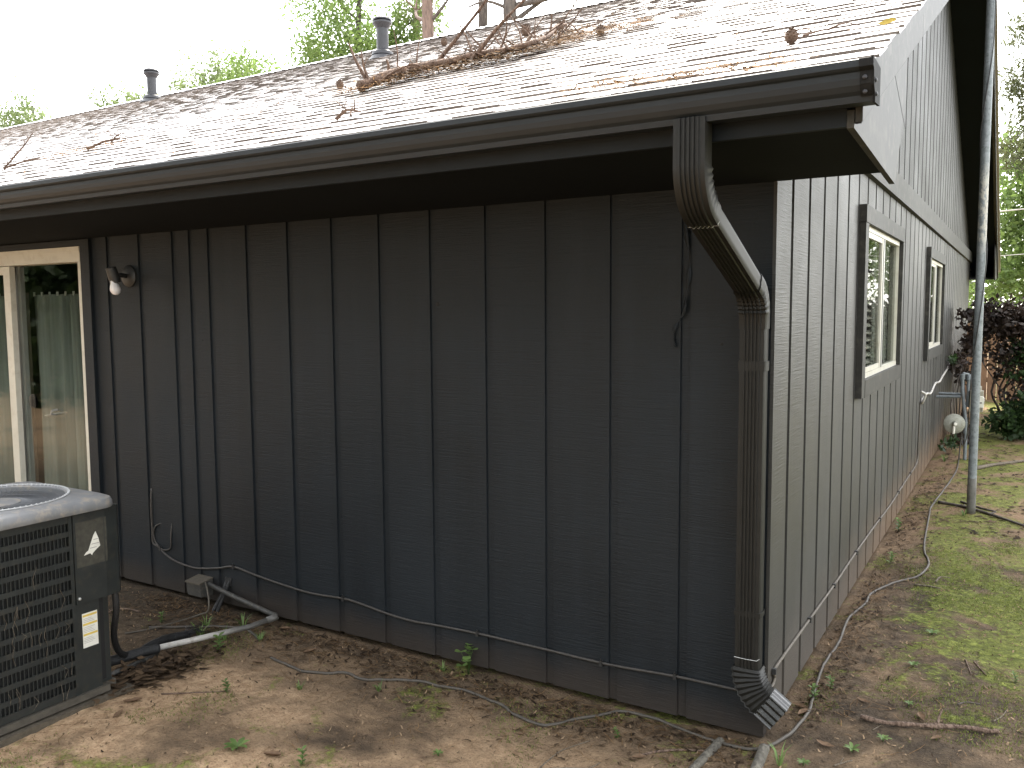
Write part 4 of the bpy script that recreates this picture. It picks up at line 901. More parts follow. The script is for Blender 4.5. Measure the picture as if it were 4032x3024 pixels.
# hedge and shrubs beside the meter
hd = thing('purple_hedge', (.9, 9.6, .045), 'dark purple leaved hedge with bare lower stems beyond the steel mast', 'hedge')
mb = MB(); r5 = random.Random(4)
for k in range(22):
    x = r5.uniform(.25, 2.3); y = 9.5 + r5.uniform(-.15, .3); p = [(x, y, .0)]
    for q in range(5): p.append((p[-1][0] + r5.uniform(-.12, .12), p[-1][1] + r5.uniform(-.06, .06), p[-1][2] + .28))
    mb.tube(smooth_path(p, 3), [.018 - .0009 * j for j in range(16)], 6)
    mb.tube([p[2], (p[2][0] + r5.uniform(-.3, .3), y, p[2][2] + .3), (p[2][0] + r5.uniform(-.4, .4), y, p[2][2] + .5)], [.01, .007, .004], 5)
mb.build('stems', 'bark2', hd, smooth=True)
leaf_cloud('foliage', 'leafred', [((.45, 9.3, 1.50), (.35, .3, .24), 1500), ((1.0, 9.4, 1.50), (.5, .35, .26), 1900), ((1.8, 9.4, 1.5), (.6, .4, .28), 1600), ((.75, 9.35, 1.12), (.5, .3, .25), 900), ((.9, 9.4, .75), (.5, .3, .3), 420), ((.24, 9.2, 1.18), (.12, .3, .14), 220), ((1.9, 9.4, 1.0), (.6, .3, .35), 900), ((.25, 9.3, 1.62), (.12, .2, .1), 160)], .075, hd, 21, 1.7)
leaf_cloud('foliage', 'leafdeep', [((.95, 9.2, .95), (.35, .2, .3), 420), ((.85, 9.2, 1.15), (.25, .2, .2), 160)], .08, hd, 22, 1.8)
sh = thing('green_shrub', (.95, 8.9, .045), 'low glossy green shrub at the foot of the purple hedge', 'shrub')
leaf_cloud('foliage', 'leafdeep', [((.72, 8.85, .24), (.24, .25, .22), 900), ((.95, 8.85, .42), (.25, .25, .22), 900), ((1.3, 8.9, .35), (.35, .3, .32), 900), ((1.7, 8.9, .3), (.35, .3, .3), 700)], .085, sh, 23, 1.7)
mb = MB()
for k in range(12): x = r5.uniform(.6, 1.7); mb.tube([(x, 8.95, -.02), (x + r5.uniform(-.1, .1), 8.9, .25), (x + r5.uniform(-.2, .2), 8.88, .45)], [.009, .007, .004], 5)
mb.build('stems', 'bark2', sh, smooth=True)
sw = thing('meter_shrub', (.10, 8.3, .045), 'straggly reddish shrub against the gable wall behind the gas meter', 'shrub')
leaf_cloud('foliage', 'leafred', [((.10, 8.6, 1.02), (.10, .4, .13), 150), ((.14, 9.4, .82), (.14, .4, .2), 240), ((.20, 8.4, .16), (.17, .35, .17), 330), ((.22, 9.5, 1.1), (.12, .3, .15), 130)], .075, sw, 24, 1.8)
leaf_cloud('foliage', 'leafdeep', [((.12, 7.6, .13), (.10, .4, .08), 120), ((.05, 8.4, 1.05), (.06, .3, .08), 60)], .06, sw, 25, 2)
mb = MB()
for k in range(7): x = .10 + r5.uniform(-.04, .12); y = 8.5 + r5.uniform(-.3, .8); mb.tube([(x, y, -.02), (x + r5.uniform(-.05, .05), y, .5), (x + r5.uniform(-.08, .08), y, 1.0)], [.010, .008, .004], 5)
mb.build('stems', 'bark2', sw, smooth=True)
# plank fence behind the hedge
fc = thing('wooden_fence', (2, 13.9, .045), 'brown board fence behind the dark hedge', 'fence')
mb = MB()
for k in range(66): x = -1.2 + k * .148; mb.box((x, 13.9, .02), (x + .140, 13.92, 1.38 + .012 * math.sin(k * 2.1)))
mb.build('boards', 'fence', fc)
mb = MB(); mb.box((-1.2, 13.925, .35), (8.5, 13.965, .44)); mb.box((-1.2, 13.925, 1.1), (8.5, 13.965, 1.19)); mb.build('rails', 'fence', fc)
# overhead lines
for z, r, lab in ((3.33, .013, 'thicker pale overhead line crossing the trees on the right'), (2.56, .007, 'thin lower overhead line above the hedge on the right')):
    mb = MB(); mb.tube(smooth_path([(-4, 14.3, z - .10), (.36, 14, z), (3, 13.9, z + .22), (12, 13.6, z + 1.2)], 6), r, 6); tag(mb.build('overhead_line', 'pvc', smooth=True), lab, 'wire')
# woods across the yard, seen only as reflections; placed and thickened to shade the front of the house
woods = leaf_cloud('woods', 'leafmid', [((x, y, z), (2.2, 1.6, 2.0), 1500) for x, y in ((-17, -9.5), (-13, -10.5), (-9, -10), (-5, -11), (-1, -11), (3, -10.5), (7, -10)) for z in (1.6, 4.2, 6.4)] + [((x, y, z), (2.3, 1.8, 1.9), 2200) for x, y in ((-15, -6.5), (-18, -7.5), (-21, -8.5), (-24, -9.5), (-20, -12), (-25, -13), (-28, -11)) for z in (1.5, 3.6, 6., 8.4)] + [((x, y, z), (1.8, 2.4, 1.6), 800) for x, y in ((15, -6), (17, -1), (17.5, 4), (17, 9), (15, 14)) for z in (1.2, 3.6)], .24, None, 31, 1.7)
tag(woods, 'dense green woods across the yard, mirrored in the door and window glass', 'woods', kind='stuff')

# ------------------------------------------------------------------ on the roof: fallen branch, cones, needles
def onroof(x, y, h=0.): return (x, y, 2.31 + SL * (y + .732) + h)
fb = thing('fallen_branch', onroof(-2.6, 1.2), 'long dead pine branch with upright twigs lying across the shingles', 'branch')
mp_ = smooth_path([onroof(-2.72, .86, .03), onroof(-2.68, 1.02, .05), onroof(-2.60, 1.18, .055), onroof(-2.45, 1.24, .05), onroof(-2.28, 1.22, .05), onroof(-2.12, 1.28, .055), onroof(-1.93, 1.26, .05), onroof(-1.76, 1.28, .06), onroof(-1.80, 1.58, .07), onroof(-1.95, 1.95, .09), onroof(-1.98, 2.15, .08)], 5)
mb = MB(); mb.tube(mp_, [.034 * (1 - .0145 * k) for k in range(len(mp_))], 9, wob=.22); mb.build('stem', 'roofwood', fb, smooth=True)
mb = MB()
def px_twig(p, q, r=.011, bend=.02, sub=()):
    p, q = Vector(p), Vector(q); m_ = p.lerp(q, .5) + Vector((rnd.uniform(-bend, bend), rnd.uniform(-bend, bend), rnd.uniform(0, bend)))
    pa = smooth_path([p, m_, q], 4); mb.tube(pa, [r * (1 - .085 * k) for k in range(len(pa))], 6, wob=.2)
    for k in range(2, len(pa) - 1, 2):
        if rnd.random() < .7:
            e = pa[k] + Vector((rnd.uniform(-.06, .06), rnd.uniform(-.04, .04), rnd.uniform(.01, .06))); mb.tube([pa[k], e], [r * .4, r * .2], 4)
def one_twig(*a, **k):
    global mb
    mb = MB(); px_twig(*a, **k); mb.build('twig', 'roofwood', fb, smooth=True)
B_ = lambda x, y, h=.03: Vector(onroof(x, y, h))
one_twig(B_(-2.70, .92), B_(-2.70, .92) + Vector((-.13, -.03, .26)), .014); one_twig(B_(-2.69, .92), B_(-2.69, .92) + Vector((-.05, -.02, .20)), .012)
one_twig(B_(-2.80, 1.22, 0), B_(-2.80, 1.22) + Vector((.02, -.03, .10)), .016)
one_twig(B_(-2.49, 1.30), B_(-2.49, 1.30) + Vector((.50, .10, .52)), .014); one_twig(B_(-2.49 + .3, 1.36, .3), B_(-2.49 + .35, 1.3, .62) + Vector((.35, .05, .12)), .008)
one_twig(B_(-2.15, 1.22), B_(-2.15, 1.22) + Vector((.42, .06, .36)), .015); one_twig(B_(-2.15 + .36, 1.26, .33), B_(-2.15 + .36, 1.26, .33) + Vector((.20, .05, .34)), .009); one_twig(B_(-2.15 + .36, 1.26, .36), B_(-2.15 + .36, 1.26, .33) + Vector((.10, .05, .40)), .007)
one_twig(B_(-2.26, 1.42), B_(-2.26, 1.42) + Vector((-.12, 0, .24)), .010); one_twig(B_(-2.20, 1.50), B_(-2.20, 1.5) + Vector((-.20, 0, .22)), .008)
one_twig(B_(-2.10, 2.13), B_(-2.10, 2.13) + Vector((.02, 0, .14)), .010); one_twig(B_(-2.10, 2.2), B_(-2.10, 2.2) + Vector((.20, .1, .30)), .008); one_twig(B_(-2.05, 2.2, .02), B_(-1.70, 2.14, .05), .010)
one_twig(B_(-2.99, 1.56, 0), B_(-2.99, 1.56) + Vector((.0, -.03, .27)), .007); one_twig(B_(-2.93, 1.70, 0), B_(-2.93, 1.7) + Vector((.05, -.02, .18)), .007)
one_twig(B_(-2.06, 1.40), B_(-2.0, 1.38, .26), .009); one_twig(B_(-1.95, 1.5), B_(-2.1, 1.6, .24), .008); one_twig(B_(-1.9, 1.5), B_(-1.62, 1.45, .14), .008); one_twig(B_(-1.78, 1.62), B_(-1.60, 1.66, .20), .007)
one_twig(B_(-2.5, 1.1, .02), B_(-2.25, .98, .02), .007); one_twig(B_(-2.65, .95, .02), B_(-2.40, .93, .10), .010); one_twig(B_(-2.40, .93, .10), B_(-2.32, 1.0, .02), .008)
mb = MB()
for k in range(26):
    s = B_(rnd.uniform(-2.4, -1.6), rnd.uniform(1.2, 1.9), .02); px_twig(s, s + Vector((rnd.uniform(-.22, .22), rnd.uniform(-.1, .1), rnd.uniform(.03, .20))), .006)
tag(mb.build('fine_twigs', 'roofwood', fb, smooth=True), kind='stuff')
def cone(x, y, r, label, loc=None, tilt=(0, 0, 1)):
    r *= .8
    p = Vector(loc) if loc else Vector(onroof(x, y, r * .9)); mb = MB()
    mb.lathe([(r * .15, -r * 1.15), (r * .7, -r * .7), (r, -r * .1), (r * .85, r * .5), (r * .45, r * 1.0), (r * .05, r * 1.25)], p, tilt, 12)
    r6 = random.Random(int(abs(x * 1000)) + 1)
    for k in range(54):
        t = k / 54; a = k * 2.4; h = -r * 1.05 + 2.2 * r * t; q = r * math.sin(math.pi * (t * .88 + .08)) ** .7
        d = Vector((math.cos(a), math.sin(a), 0)); c = p + d * q * .80 + Vector((0, 0, h)); s = Vector((-d.y, d.x, 0)) * r * .24
        mb.quad(c - s, c + d * r * .32 - s * .5 + Vector((0, 0, r * .08)), c + d * r * .32 + s * .5 + Vector((0, 0, r * .08)), c + s)
    return tag(mb.build('pine_cone', 'cone'), label, 'pine cone', 'pine cones on the roof')
cone(.073, -.150, .030, 'round pine cone alone on the shingles near the right end of the gutter')
cone(-4.39, 4.1, .045, 'small cone on the shingles near the ridge left of the debris pile')
cone(-2.85, 3.1, .055, 'dark cone just behind the debris pile, beside a hooked twig')
cone(-2.42, 2.9, .040, 'upright cone on the shingles above the right arm of the branch')
cone(-1.52, 1.72, .036, 'slender standing cone at the right end of the debris pile')
cone(-2.30, 1.30, .034, 'pine cone caught in the middle of the fallen branch')
cone(-3.35, 1.38, .035, 'dry cone on the shingles left of the fallen branch tip')
mb = MB(); px_twig(onroof(.10, -.10, .012), onroof(.17, -.02, .012), .005); px_twig(onroof(.17, -.05, .012), onroof(.29, -.10, .012), .004); px_twig(onroof(.12, -.07, .02), onroof(.03, .06, .015), .003); tag(mb.build('small_twig', 'roofwood', smooth=True), 'thin forked twig on the shingles right of the lone pine cone', 'twig')
mb = MB(); px_twig(onroof(-4.93, -.09, .015), onroof(-4.83, -.05, .10), .007); px_twig(onroof(-4.93, -.09, .015), onroof(-4.70, .02, .03), .008); px_twig(onroof(-4.87, -.07, .06), onroof(-4.76, .02, .20), .006); tag(mb.build('roof_twig', 'roofwood', smooth=True), 'forked bare twig at the far left edge of the roof', 'twig')
mb = MB(); px_twig(onroof(-4.50, .22, .012), onroof(-4.32, .34, .03), .010); px_twig(onroof(-4.36, .30, .02), onroof(-4.30, .36, .06), .006); tag(mb.build('bark_piece', 'roofwood', smooth=True), 'small curled piece of bark on the left part of the roof', 'bark')
mb = MB(); px_twig(onroof(-1.86, -.30, .012), onroof(-1.76, -.25, .02), .009); px_twig(onroof(-1.80, -.27, .012), onroof(-1.84, -.20, .05), .006); tag(mb.build('bark_piece', 'roofwood', smooth=True), 'small dark stick low on the roof above the gutter middle', 'bark')
mb = MB(); o = onroof(.395, -.17, .014); mb.quad(Vector(o) + Vector((-.05, -.02, 0)), Vector(o) + Vector((0, -.03, .01)), Vector(o) + Vector((.012, .02, .012)), Vector(o) + Vector((-.03, .025, .006))); tag(mb.build('yellow_leaf', 'yellowleaf'), 'yellow leaf lying at the right edge of the shingles by the rake', 'leaf')
def sticks(name, mat, n, fn, lo, hi, r, label, cat, seed, width=None):
    """thin crossed ribbons: dry needles and crumbs"""
    r7 = random.Random(seed); mb = MB(); tn = []
    for k in range(n):
        p, nrm = fn(r7)
        p = Vector(p); nrm = Vector(nrm); d = Vector((r7.gauss(0, 1), r7.gauss(0, 1), r7.gauss(0, .12))); d = (d - nrm * d.dot(nrm) * .85).normalized(); l = r7.uniform(lo, hi); s = d.cross(nrm).normalized() * r * r7.uniform(.6, 1.4)
        b = Vector((r7.gauss(0, .12), r7.gauss(0, .12), 0)) * l; mid = p + d * l * .5 + b + nrm * r7.uniform(0, .006); e = p + d * l + nrm * r7.uniform(0, .01)
        o = len(mb.v); mb.v += [tuple(p - s), tuple(p + s), tuple(mid + s), tuple(mid - s), tuple(e + s * .4), tuple(e - s * .4)]; mb.face((o, o + 1, o + 2, o + 3)); mb.face((o + 3, o + 2, o + 4, o + 5))
        t = r7.random(); tn += [t] * 6
    return tag(mb.build(name, mat, tone=tn), label, cat, kind='stuff')
RN = Vector((0, -SL, 1)).normalized()
def roofpile(r7):
    t = r7.random()
    if t < .62:
        k = r7.randrange(len(mp_)); q = mp_[k]; x = q.x + r7.gauss(0, .13); y = q.y + r7.gauss(.0, .12); return onroof(x, y, abs(r7.gauss(0, .022)) + .010), RN
    if t < .80: x = r7.gauss(-1.55, .22); y = 1.75 + r7.gauss(0, .18); return onroof(x, y, abs(r7.gauss(0, .012)) + .010), RN
    if t < .88: x = r7.uniform(-.6, .2); y = -.55 + (x + .3) * -.15 + r7.gauss(0, .06); return onroof(x, y, .012), RN
    if t < .93: x = r7.gauss(-4.6, .25); y = .25 + r7.gauss(0, .08); return onroof(x, y, .012), RN
    x = r7.uniform(-6, .3); y = r7.uniform(-.6, 4.5); return onroof(x, y, .012), RN
sticks('roof_litter', 'rooflitter', 4200, roofpile, .03, .12, .0034, 'orange dry pine needles heaped and scattered on the shingles', 'pine needles', 41)
sticks('roof_crumbs', 'litterdark', 900, lambda r7: (onroof(mp_[r7.randrange(len(mp_))].x + r7.gauss(0, .09), mp_[r7.randrange(len(mp_))].y * 0 + mp_[min(len(mp_) - 1, r7.randrange(len(mp_)))].y + r7.gauss(0, .10), abs(r7.gauss(0, .02)) + .01), RN), .015, .05, .009, 'dark crumbled leaves and bark heaped around the fallen branch', 'leaf litter', 42)

# ------------------------------------------------------------------ on the ground
def groundfn(xr, yr, skip=True):
    def fn(r7):
        while True:
            x = r7.uniform(*xr); y = r7.uniform(*yr)
            if y > -.03 and x < .03: continue
            if X0 - .1 < x < X1 + .05 and Y0 - .1 < y < Y1 + .08: continue
            return (x, y, gz(x, y) + .004), (0, 0, 1)
    return fn
def wallfn(r7):
    if r7.random() < .6: x = r7.uniform(-3.6, 0); y = -.03 - abs(r7.gauss(0, .16))
    else: y = r7.uniform(.1, 6); x = .03 + abs(r7.gauss(0, .12))
    return (x, y, gz(x, y) + .005), (0, 0, 1)
sticks('ground_litter', 'crumbs', 5200, groundfn((-4, 1.3), (-1.8, 4)), .003, .020, .003, 'crumbled brown leaf bits spread over the soil', 'leaf litter', 51)
sticks('wall_litter', 'litterdark', 2200, wallfn, .008, .04, .005, 'dark leaf bits gathered along the foot of the walls', 'leaf litter', 52)
sticks('ground_needles', 'litter', 1300, groundfn((-4, 1.5), (-1.8, 5)), .03, .11, .0011, 'dry pine needles scattered over the soil', 'pine needles', 53)
sticks('wall_needles', 'litter', 900, wallfn, .03, .12, .0012, 'dry pine needles along the foot of the walls', 'pine needles', 54)
sticks('far_litter', 'litterdark', 2600, groundfn((.02, 3.5), (3.5, 12)), .02, .07, .010, 'fallen leaf bits over the far side yard', 'leaf litter', 55)
# moss and short grass, denser where patches lie
def moss(n, seed):
    r7 = random.Random(seed); mb = MB(); tn = []; c = 0; tries = 0
    while c < n and tries < n * 30:
        tries += 1
        if r7.random() < .62: x = r7.uniform(.05, 1.6); y = r7.uniform(.2, 4.5) if r7.random() < .8 else r7.uniform(4.5, 9)
        else: x = r7.uniform(-3.6, .2); y = r7.uniform(-1.8, -.05)
        if y > -.02 and x < .04: continue
        if X0 - .05 < x < X1 + .03 and Y0 - .1 < y < Y1 + .03: continue
        v = mnoise.noise(Vector((x * 2.1 + 3, y * 2.1, 4.4))) + .5 * mnoise.noise(Vector((x * 6, y * 6, 9.1))) + (.16 if x > .3 and y > .6 else -.12)
        if v < .15 + r7.uniform(-.1, .1): continue
        z = gz(x, y) - .001; hgt = r7.uniform(.004, .013); a = r7.uniform(0, 6.28); wd = r7.uniform(.0012, .0028); l = r7.uniform(-.008, .008); l2 = r7.uniform(-.008, .008)
        t = min(1, max(0, .35 + v * .6 + r7.uniform(-.25, .25)))
        o = len(mb.v); mb.v += [(x - math.cos(a) * wd, y - math.sin(a) * wd, z), (x + math.cos(a) * wd, y + math.sin(a) * wd, z), (x + l, y + l2, z + hgt)]; mb.face((o, o + 1, o + 2)); tn += [t * .7, t * .7, t]; c += 1
    tag(mb.build('moss', 'mossblade', tone=tn), 'low green moss growing in ragged patches on the soil', 'moss', kind='stuff')
moss(42000, 61)
# weeds
def weed(x, y, kind, s, label, group='small weeds in the soil'):
    s *= .66
    z = gz(x, y); t = thing('weed', (x, y, z), label, 'weed', group); r7 = random.Random(int(abs(x * 997 + y * 331) * 100)); mb = MB(); st = MB(); tn = []
    def leaf(base, d, up, l, wd):
        base = Vector(base); d = Vector(d).normalized(); sd_ = d.cross(Vector((0, 0, 1))).normalized() if abs(d.z) < .95 else Vector((1, 0, 0)); o = len(mb.v); tt = r7.random()
        for f, ww, u in ((0, .12, 0), (.3, .9, .10), (.6, 1.0, .14), (.85, .6, .10), (1., .05, .02)):
            c = base + d * l * f + Vector((0, 0, up * l * u))
            mb.v.extend([tuple(c - sd_ * wd * ww + Vector((0, 0, .12 * wd))), tuple(c), tuple(c + sd_ * wd * ww + Vector((0, 0, .12 * wd)))]); tn.extend([tt, tt * .8, tt])
        for k in range(4):
            a = o + 3 * k; mb.face((a, a + 1, a + 4, a + 3)); mb.face((a + 1, a + 2, a + 5, a + 4))
    if kind == 'rosette':
        for k in range(7): a = k * .9 + r7.uniform(-.2, .2); leaf((x, y, z + .008), (math.cos(a), math.sin(a), .25), 1, s * r7.uniform(.7, 1.1), s * .16)
        st.tube([(x, y, z - .01), (x, y, z + .012)], .003, 5)
    elif kind == 'stem':
        top = Vector((x + r7.uniform(-.3, .3) * s, y + r7.uniform(-.3, .3) * s, z + s * 1.1)); b = Vector((x, y, z - .01)); pa = smooth_path([b, b.lerp(top, .5) + Vector((.01, 0, 0)), top], 4); st.tube(pa, [.0022 - .00015 * k for k in range(len(pa))], 5)
        for k in range(2, len(pa)):
            for q in (0, 1): a = k * 1.4 + q * 3.14 + r7.uniform(-.4, .4); leaf(pa[k], (math.cos(a), math.sin(a), .35), 1, s * r7.uniform(.35, .55), s * .14)
    elif kind == 'clover':
        for k in range(9):
            a = r7.uniform(0, 6.28); e = Vector((x + math.cos(a) * s * r7.uniform(.1, .5), y + math.sin(a) * s * .3, z + s * r7.uniform(.35, 1.2))); st.tube([(x, y, z - .01), Vector((x, y, z)).lerp(e, .5) + Vector((0, 0, .02)), e], .0013, 5)
            for q in range(2): b = a + q * 3.14; leaf(e, (math.cos(b), math.sin(b) - .5, .15), 1, s * .26, s * .17)
    else:
        for k in range(16):
            a = r7.uniform(0, 6.28); l = s * r7.uniform(.6, 1.3); d = Vector((math.cos(a) * .35, math.sin(a) * .35, 1)).normalized(); o = len(mb.v); sd_ = Vector((-math.sin(a), math.cos(a), 0)) * .0022; b = Vector((x + math.cos(a) * .008, y + math.sin(a) * .008, z - .005)); m_ = b + d * l * .6; e = b + d * l * .85 + Vector((math.cos(a), math.sin(a), 0)) * l * .3; tt = r7.random()
            mb.v.extend([tuple(b - sd_), tuple(b + sd_), tuple(m_ + sd_), tuple(m_ - sd_), tuple(e)]); tn.extend([tt] * 5); mb.face((o, o + 1, o + 2, o + 3)); mb.face((o + 3, o + 2, o + 4))
    mb.build('leaves', 'weedleaf', t, smooth=True, tone=tn)
    if st.v: st.build('stem', 'weedleaf', t, smooth=True)
    return t
weed(-1.37, -.025, 'clover', .17, 'round leaved green weed growing against the foot of the front wall')
weed(-1.50, -.05, 'grass', .07, 'thin grass tuft at the wall left of the round leaved weed')
weed(-2.63, -.42, 'stem', .11, 'leafy weed growing over the middle of the white pipe')
weed(-3.20, -.33, 'stem', .07, 'small pale weed in the dark soil behind the condenser')
weed(-2.19, -.74, 'stem', .07, 'small two leaved sprout on the bare clay near the condenser')
weed(-1.74, -1.07, 'rosette', .10, 'broad flat rosette weed on the sandy soil at the bottom edge')
weed(-1.45, -1.03, 'stem', .07, 'upright sprout at the bottom edge right of the rosette')
weed(-1.30, -1.08, 'stem', .06, 'tiny sprout at the bottom edge beside the upright one')
weed(-2.93, -.24, 'grass', .10, 'grass clump under the grey wall pipe')
weed(-2.76, -.14, 'grass', .12, 'taller grass tuft between the wall pipe and the white pipe')
weed(-2.83, -.36, 'grass', .12, 'grass tuft growing by the frayed end of the black foam')
weed(-2.90, -.32, 'grass', .10, 'grass blades just behind the frayed foam end')
weed(-2.72, -.30, 'grass', .11, 'grass tuft between the foam sleeve and the white pipe middle')
weed(-2.54, -.22, 'grass', .07, 'short grass tuft right of the white pipe elbow')
weed(-1.62, -.37, 'grass', .07, 'grass tuft just below the middle of the ground cable')
weed(-1.93, -.55, 'grass', .06, 'small grass tuft on the mossy patch below the cable')
weed(-.53, -.23, 'stem', .05, 'thin seedling on the soil below the hump of the cable')
weed(-1.07, -.68, 'rosette', .045, 'tiny light green rosette among moss at the lower middle')
weed(.075, .44, 'stem', .075, 'leafy weed by the gable wall next to the ground cable')
weed(.12, .56, 'stem', .065, 'second leafy sprig crossing the ground cable by the gable wall')
weed(.10, 2.65, 'stem', .09, 'weed at the foot of the gable wall farther along')
weed(-.005 + .05, 3.6, 'stem', .12, 'dark green weed at the far foot of the gable wall')
weed(.46, 1.37, 'rosette', .06, 'pale weed in the moss of the side yard')
weed(.42, .93, 'rosette', .055, 'light green weed at the edge of the side yard moss')
weed(.45, .48, 'rosette', .04, 'tiny weed just above the broken stick')
weed(.31, .0, 'rosette', .06, 'light weed low on the right below the stick')
weed(.40, .12, 'rosette', .05, 'jagged pale weed under the left half of the stick')
weed(.09, -.17, 'grass', .12, 'bright grass clump beside the grey poles at the downspout foot')
weed(.17, -.15, 'rosette', .05, 'creeping weed at the bottom edge right of the grass clump')
weed(.81, .92, 'stem', .05, 'small sprout near the right edge of the yard')
weed(.12, 6.9, 'grass', .14, 'grass growing at the foot of the gable wall below the meter')
weed(.45, 4.2, 'grass', .09, 'grass tuft at the base of the steel mast')
# fallen leaves
def dleaf(x, y, s, a, label, curl=.35):
    z = gz(x, y) + .004; mb = MB(); n = 7; tn = []; c_, s_ = math.cos(a), math.sin(a); r7 = random.Random(int(abs(x * 771 + y * 97) * 100))
    for k in range(n + 1):
        t = k / n; u = (t - .5) * s; wd = s * .20 * math.sin(math.pi * min(.97, max(.03, t))) ** .8 * r7.uniform(.8, 1.15)
        for q in (-1, 0, 1):
            v = q * wd; h = curl * abs(q) * wd * 1.3 + .10 * s * (t - .45) ** 2 * 4
            mb.v.append((u * c_ - v * s_, u * s_ + v * c_, h)); tn.append(.35 + .5 * r7.random())
    for k in range(n):
        b = 3 * k; mb.face((b, b + 1, b + 4, b + 3)); mb.face((b + 1, b + 2, b + 5, b + 4))
    ob = mb.build('fallen_leaf', 'deadleaf', tone=tn, smooth=True); ob.location = (x, y, z)
    return tag(ob, label, 'leaf', 'dry fallen leaves on the soil')
dleaf(-2.54, -.05, .06, .5, 'upright tan leaf at the wall just right of the white pipe elbow', .8); dleaf(-2.20, -.21, .075, 1.2, 'curled tan leaf on the soil left of the ground cable', .6); dleaf(-2.34, -.42, .055, .2, 'dark curled leaf left of the bare clay hollow', .6)
dleaf(-2.39, -1.13, .07, 2.0, 'pale lobed leaf on the soil in front of the condenser', .5); dleaf(-2.45, -1.02, .08, .8, 'wide crumpled leaf beside the condenser corner', .5); dleaf(-1.58, -1.04, .075, .3, 'whitish crumpled leaf at the bottom edge near the rosette weed', .9)
dleaf(-.38, -.36, .055, .6, 'small tan leaf at the left end of the dark bottom twig', .6); dleaf(-.27, -.31, .06, 1.9, 'pale brown leaf left of the grey poles', .4); dleaf(-.88, -.39, .035, 0, 'tiny tan leaf on open soil in the lower middle', .5)
dleaf(.05, .33, .075, -.4, 'long tan leaf beside the downspout outlet', .6); dleaf(.085, .26, .07, 1.0, 'narrow curled leaf right under the downspout outlet', .8); dleaf(.28, .46, .06, -.5, 'pinkish oval leaf on the dark soil above the stick', .3)
dleaf(.215, .01, .075, -.35, 'large flat brown leaf on the lower right soil', .2); dleaf(.505, .36, .065, 1.9, 'tan leaf leaning on the upper side of the stick', .7); dleaf(.57, .21, .05, .8, 'brown leaf below the right half of the stick', .6); dleaf(.28, .94, .03, .5, 'white scrap of leaf in the side yard moss', .7)
# sticks, twigs and poles
bs = thing('broken_stick', (.5, .28, .05), 'thick broken stick with one side twig on the mossy soil at right', 'stick')
bp = smooth_path([(x, y, gz(x, y) + .012) for x, y in ((.298, .262), (.383, .250), (.462, .268), (.541, .284), (.642, .334), (.734, .353), (.765, .370))], 4)
mb = MB(); mb.tube(bp, [.0085 + .0015 * math.sin(k * 1.1) for k in range(len(bp))], 9, wob=.25); mb.build('stem', 'deadwood', bs, smooth=True)
mb = MB(); mb.tube(smooth_path([bp[13], bp[13] + Vector((.004, .03, .022)), bp[13] + Vector((.012, .055, .048))], 3), [.006, .006, .0055, .005, .0045, .004, .004], 7, wob=.2); mb.build('twig', 'deadwood', bs, smooth=True)
GT = 'twigs lying on the soil'
def twig(pts, r, mat, label, forks=0):
    mb = MB(); P = [(x, y, gz(x, y) + r * .8 + (h[0] if h else 0)) for x, y, *h in pts]; pa = smooth_path(P, 4); mb.tube(pa, [r * (1 - .5 * k / len(pa)) for k in range(len(pa))], 6, wob=.2)
    for k in range(forks):
        q = pa[len(pa) * (k + 1) // (forks + 2)]; e = q + Vector((rnd.uniform(-.05, .05), rnd.uniform(.02, .06), .008)); mb.tube([q, e], [r * .6, r * .3], 5)
    return tag(mb.build('twig', mat, smooth=True), label, 'twig', GT)
twig([(-.689, -.584), (-.688, -.502), (-.678, -.41), (-.608, -.307)], .003, 'palewood', 'thin pale twig slanting up from the bottom edge in the middle')
twig([(-.687, -.577), (-.60, -.52), (-.531, -.48), (-.505, -.43)], .003, 'palewood', 'pale twig along the bottom edge, lower of the pale pair')
twig([(-.385, -.345), (-.34, -.272), (-.262, -.214), (-.15, -.17)], .0055, 'deadwood', 'dark brown twig reaching towards the grey poles')
twig([(.239, 4.598), (.44, 4.466), (.618, 4.278), (.847, 3.97), (1.1, 3.7)], .014, 'bark2', 'dark branch lying behind the steel mast base', 2)
twig([(.401, 4.68), (.56, 4.485), (.66, 4.42)], .010, 'bark2', 'short dark twig crossing near the mast base')
twig([(.429, 6.417), (.576, 6.736), (.737, 6.947), (.857, 7.097), (1.3, 7.5)], .020, 'palewood', 'pale limb lying on the far yard right of the mast')
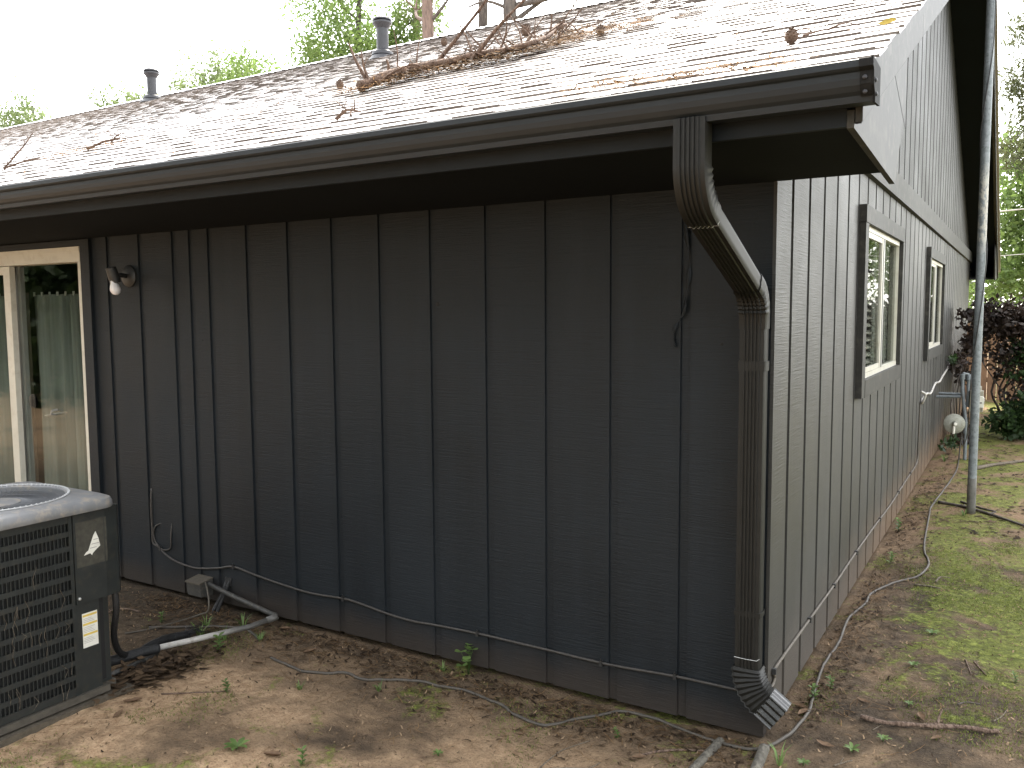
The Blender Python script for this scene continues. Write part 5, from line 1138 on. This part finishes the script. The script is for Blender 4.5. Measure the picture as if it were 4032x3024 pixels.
twig([(.62, 1.10), (.651, .934)], .004, 'deadwood', 'short grey twig at the right, left one of a crossed pair'); twig([(.655, 1.10), (.68, 1.03), (.71, .94)], .004, 'deadwood', 'short grey twig at the right, right one of a crossed pair', 1)
twig([(.30, 2.16), (.38, 2.15), (.438, 2.14)], .006, 'palewood', 'straight pale twig in the moss beside the bend of the cable'); twig([(.404, 2.28), (.42, 2.39), (.47, 2.42)], .006, 'palewood', 'bent pale twig in the moss above the straight one')
twig([(.747, .47), (.775, .53), (.79, .61)], .003, 'palewood', 'forked pale twig at the right edge above the stick end', 2); twig([(.353, .19), (.375, .24)], .002, 'palewood', 'tiny pale twig just under the stick')
twig([(.267, -.115), (.29, -.09), (.32, -.06)], .003, 'palewood', 'pale twig at the bottom edge on the right', 1); twig([(.62, .55), (.65, .60), (.70, .61)], .004, 'bark2', 'dark twig above the right half of the stick')
twig([(-3.576, -.399), (-3.57, -.332), (-3.522, -.293), (-3.437, -.287)], .007, 'deadwood', 'curved brown root on the dark soil behind the condenser'); twig([(-2.42, -.90), (-2.28, -.80), (-2.18, -.73)], .004, 'deadwood', 'thin dark twig on the bare clay beside the sprout')
GP = 'grey poles at the downspout foot'
for (a, b, r, lab) in (((-.155, -.085), (-.20, -.55), .016, 'grey weathered pole on the soil, left of the pair at the wall corner'), ((.012, -.085), (.045, -.52), .0205, 'thicker grey pole on the soil under the downspout outlet')):
    pa = [Vector((a[0], a[1], gz(*a) + r * .45)).lerp(Vector((b[0], b[1], gz(*b) + r * .6)), k / 6) for k in range(7)]
    mb = MB(); mb.tube(pa, r, 12, wob=.06); tag(mb.build('grey_pole', 'greywood', smooth='auto'), lab, 'pole', GP)
# leaf heap at the pad edge
sticks('dead_leaf_heap', 'litterdark', 900, lambda r7: ((lambda x, y: ((x, y, gz(x, y) + abs(r7.gauss(0, .02)) + .004), (0, 0, 1)))(-2.66 + r7.gauss(0, .06), -.80 + r7.gauss(0, .14))), .02, .06, .010, 'heap of dead leaves between the condenser pad and the bare clay', 'leaf litter', 71)
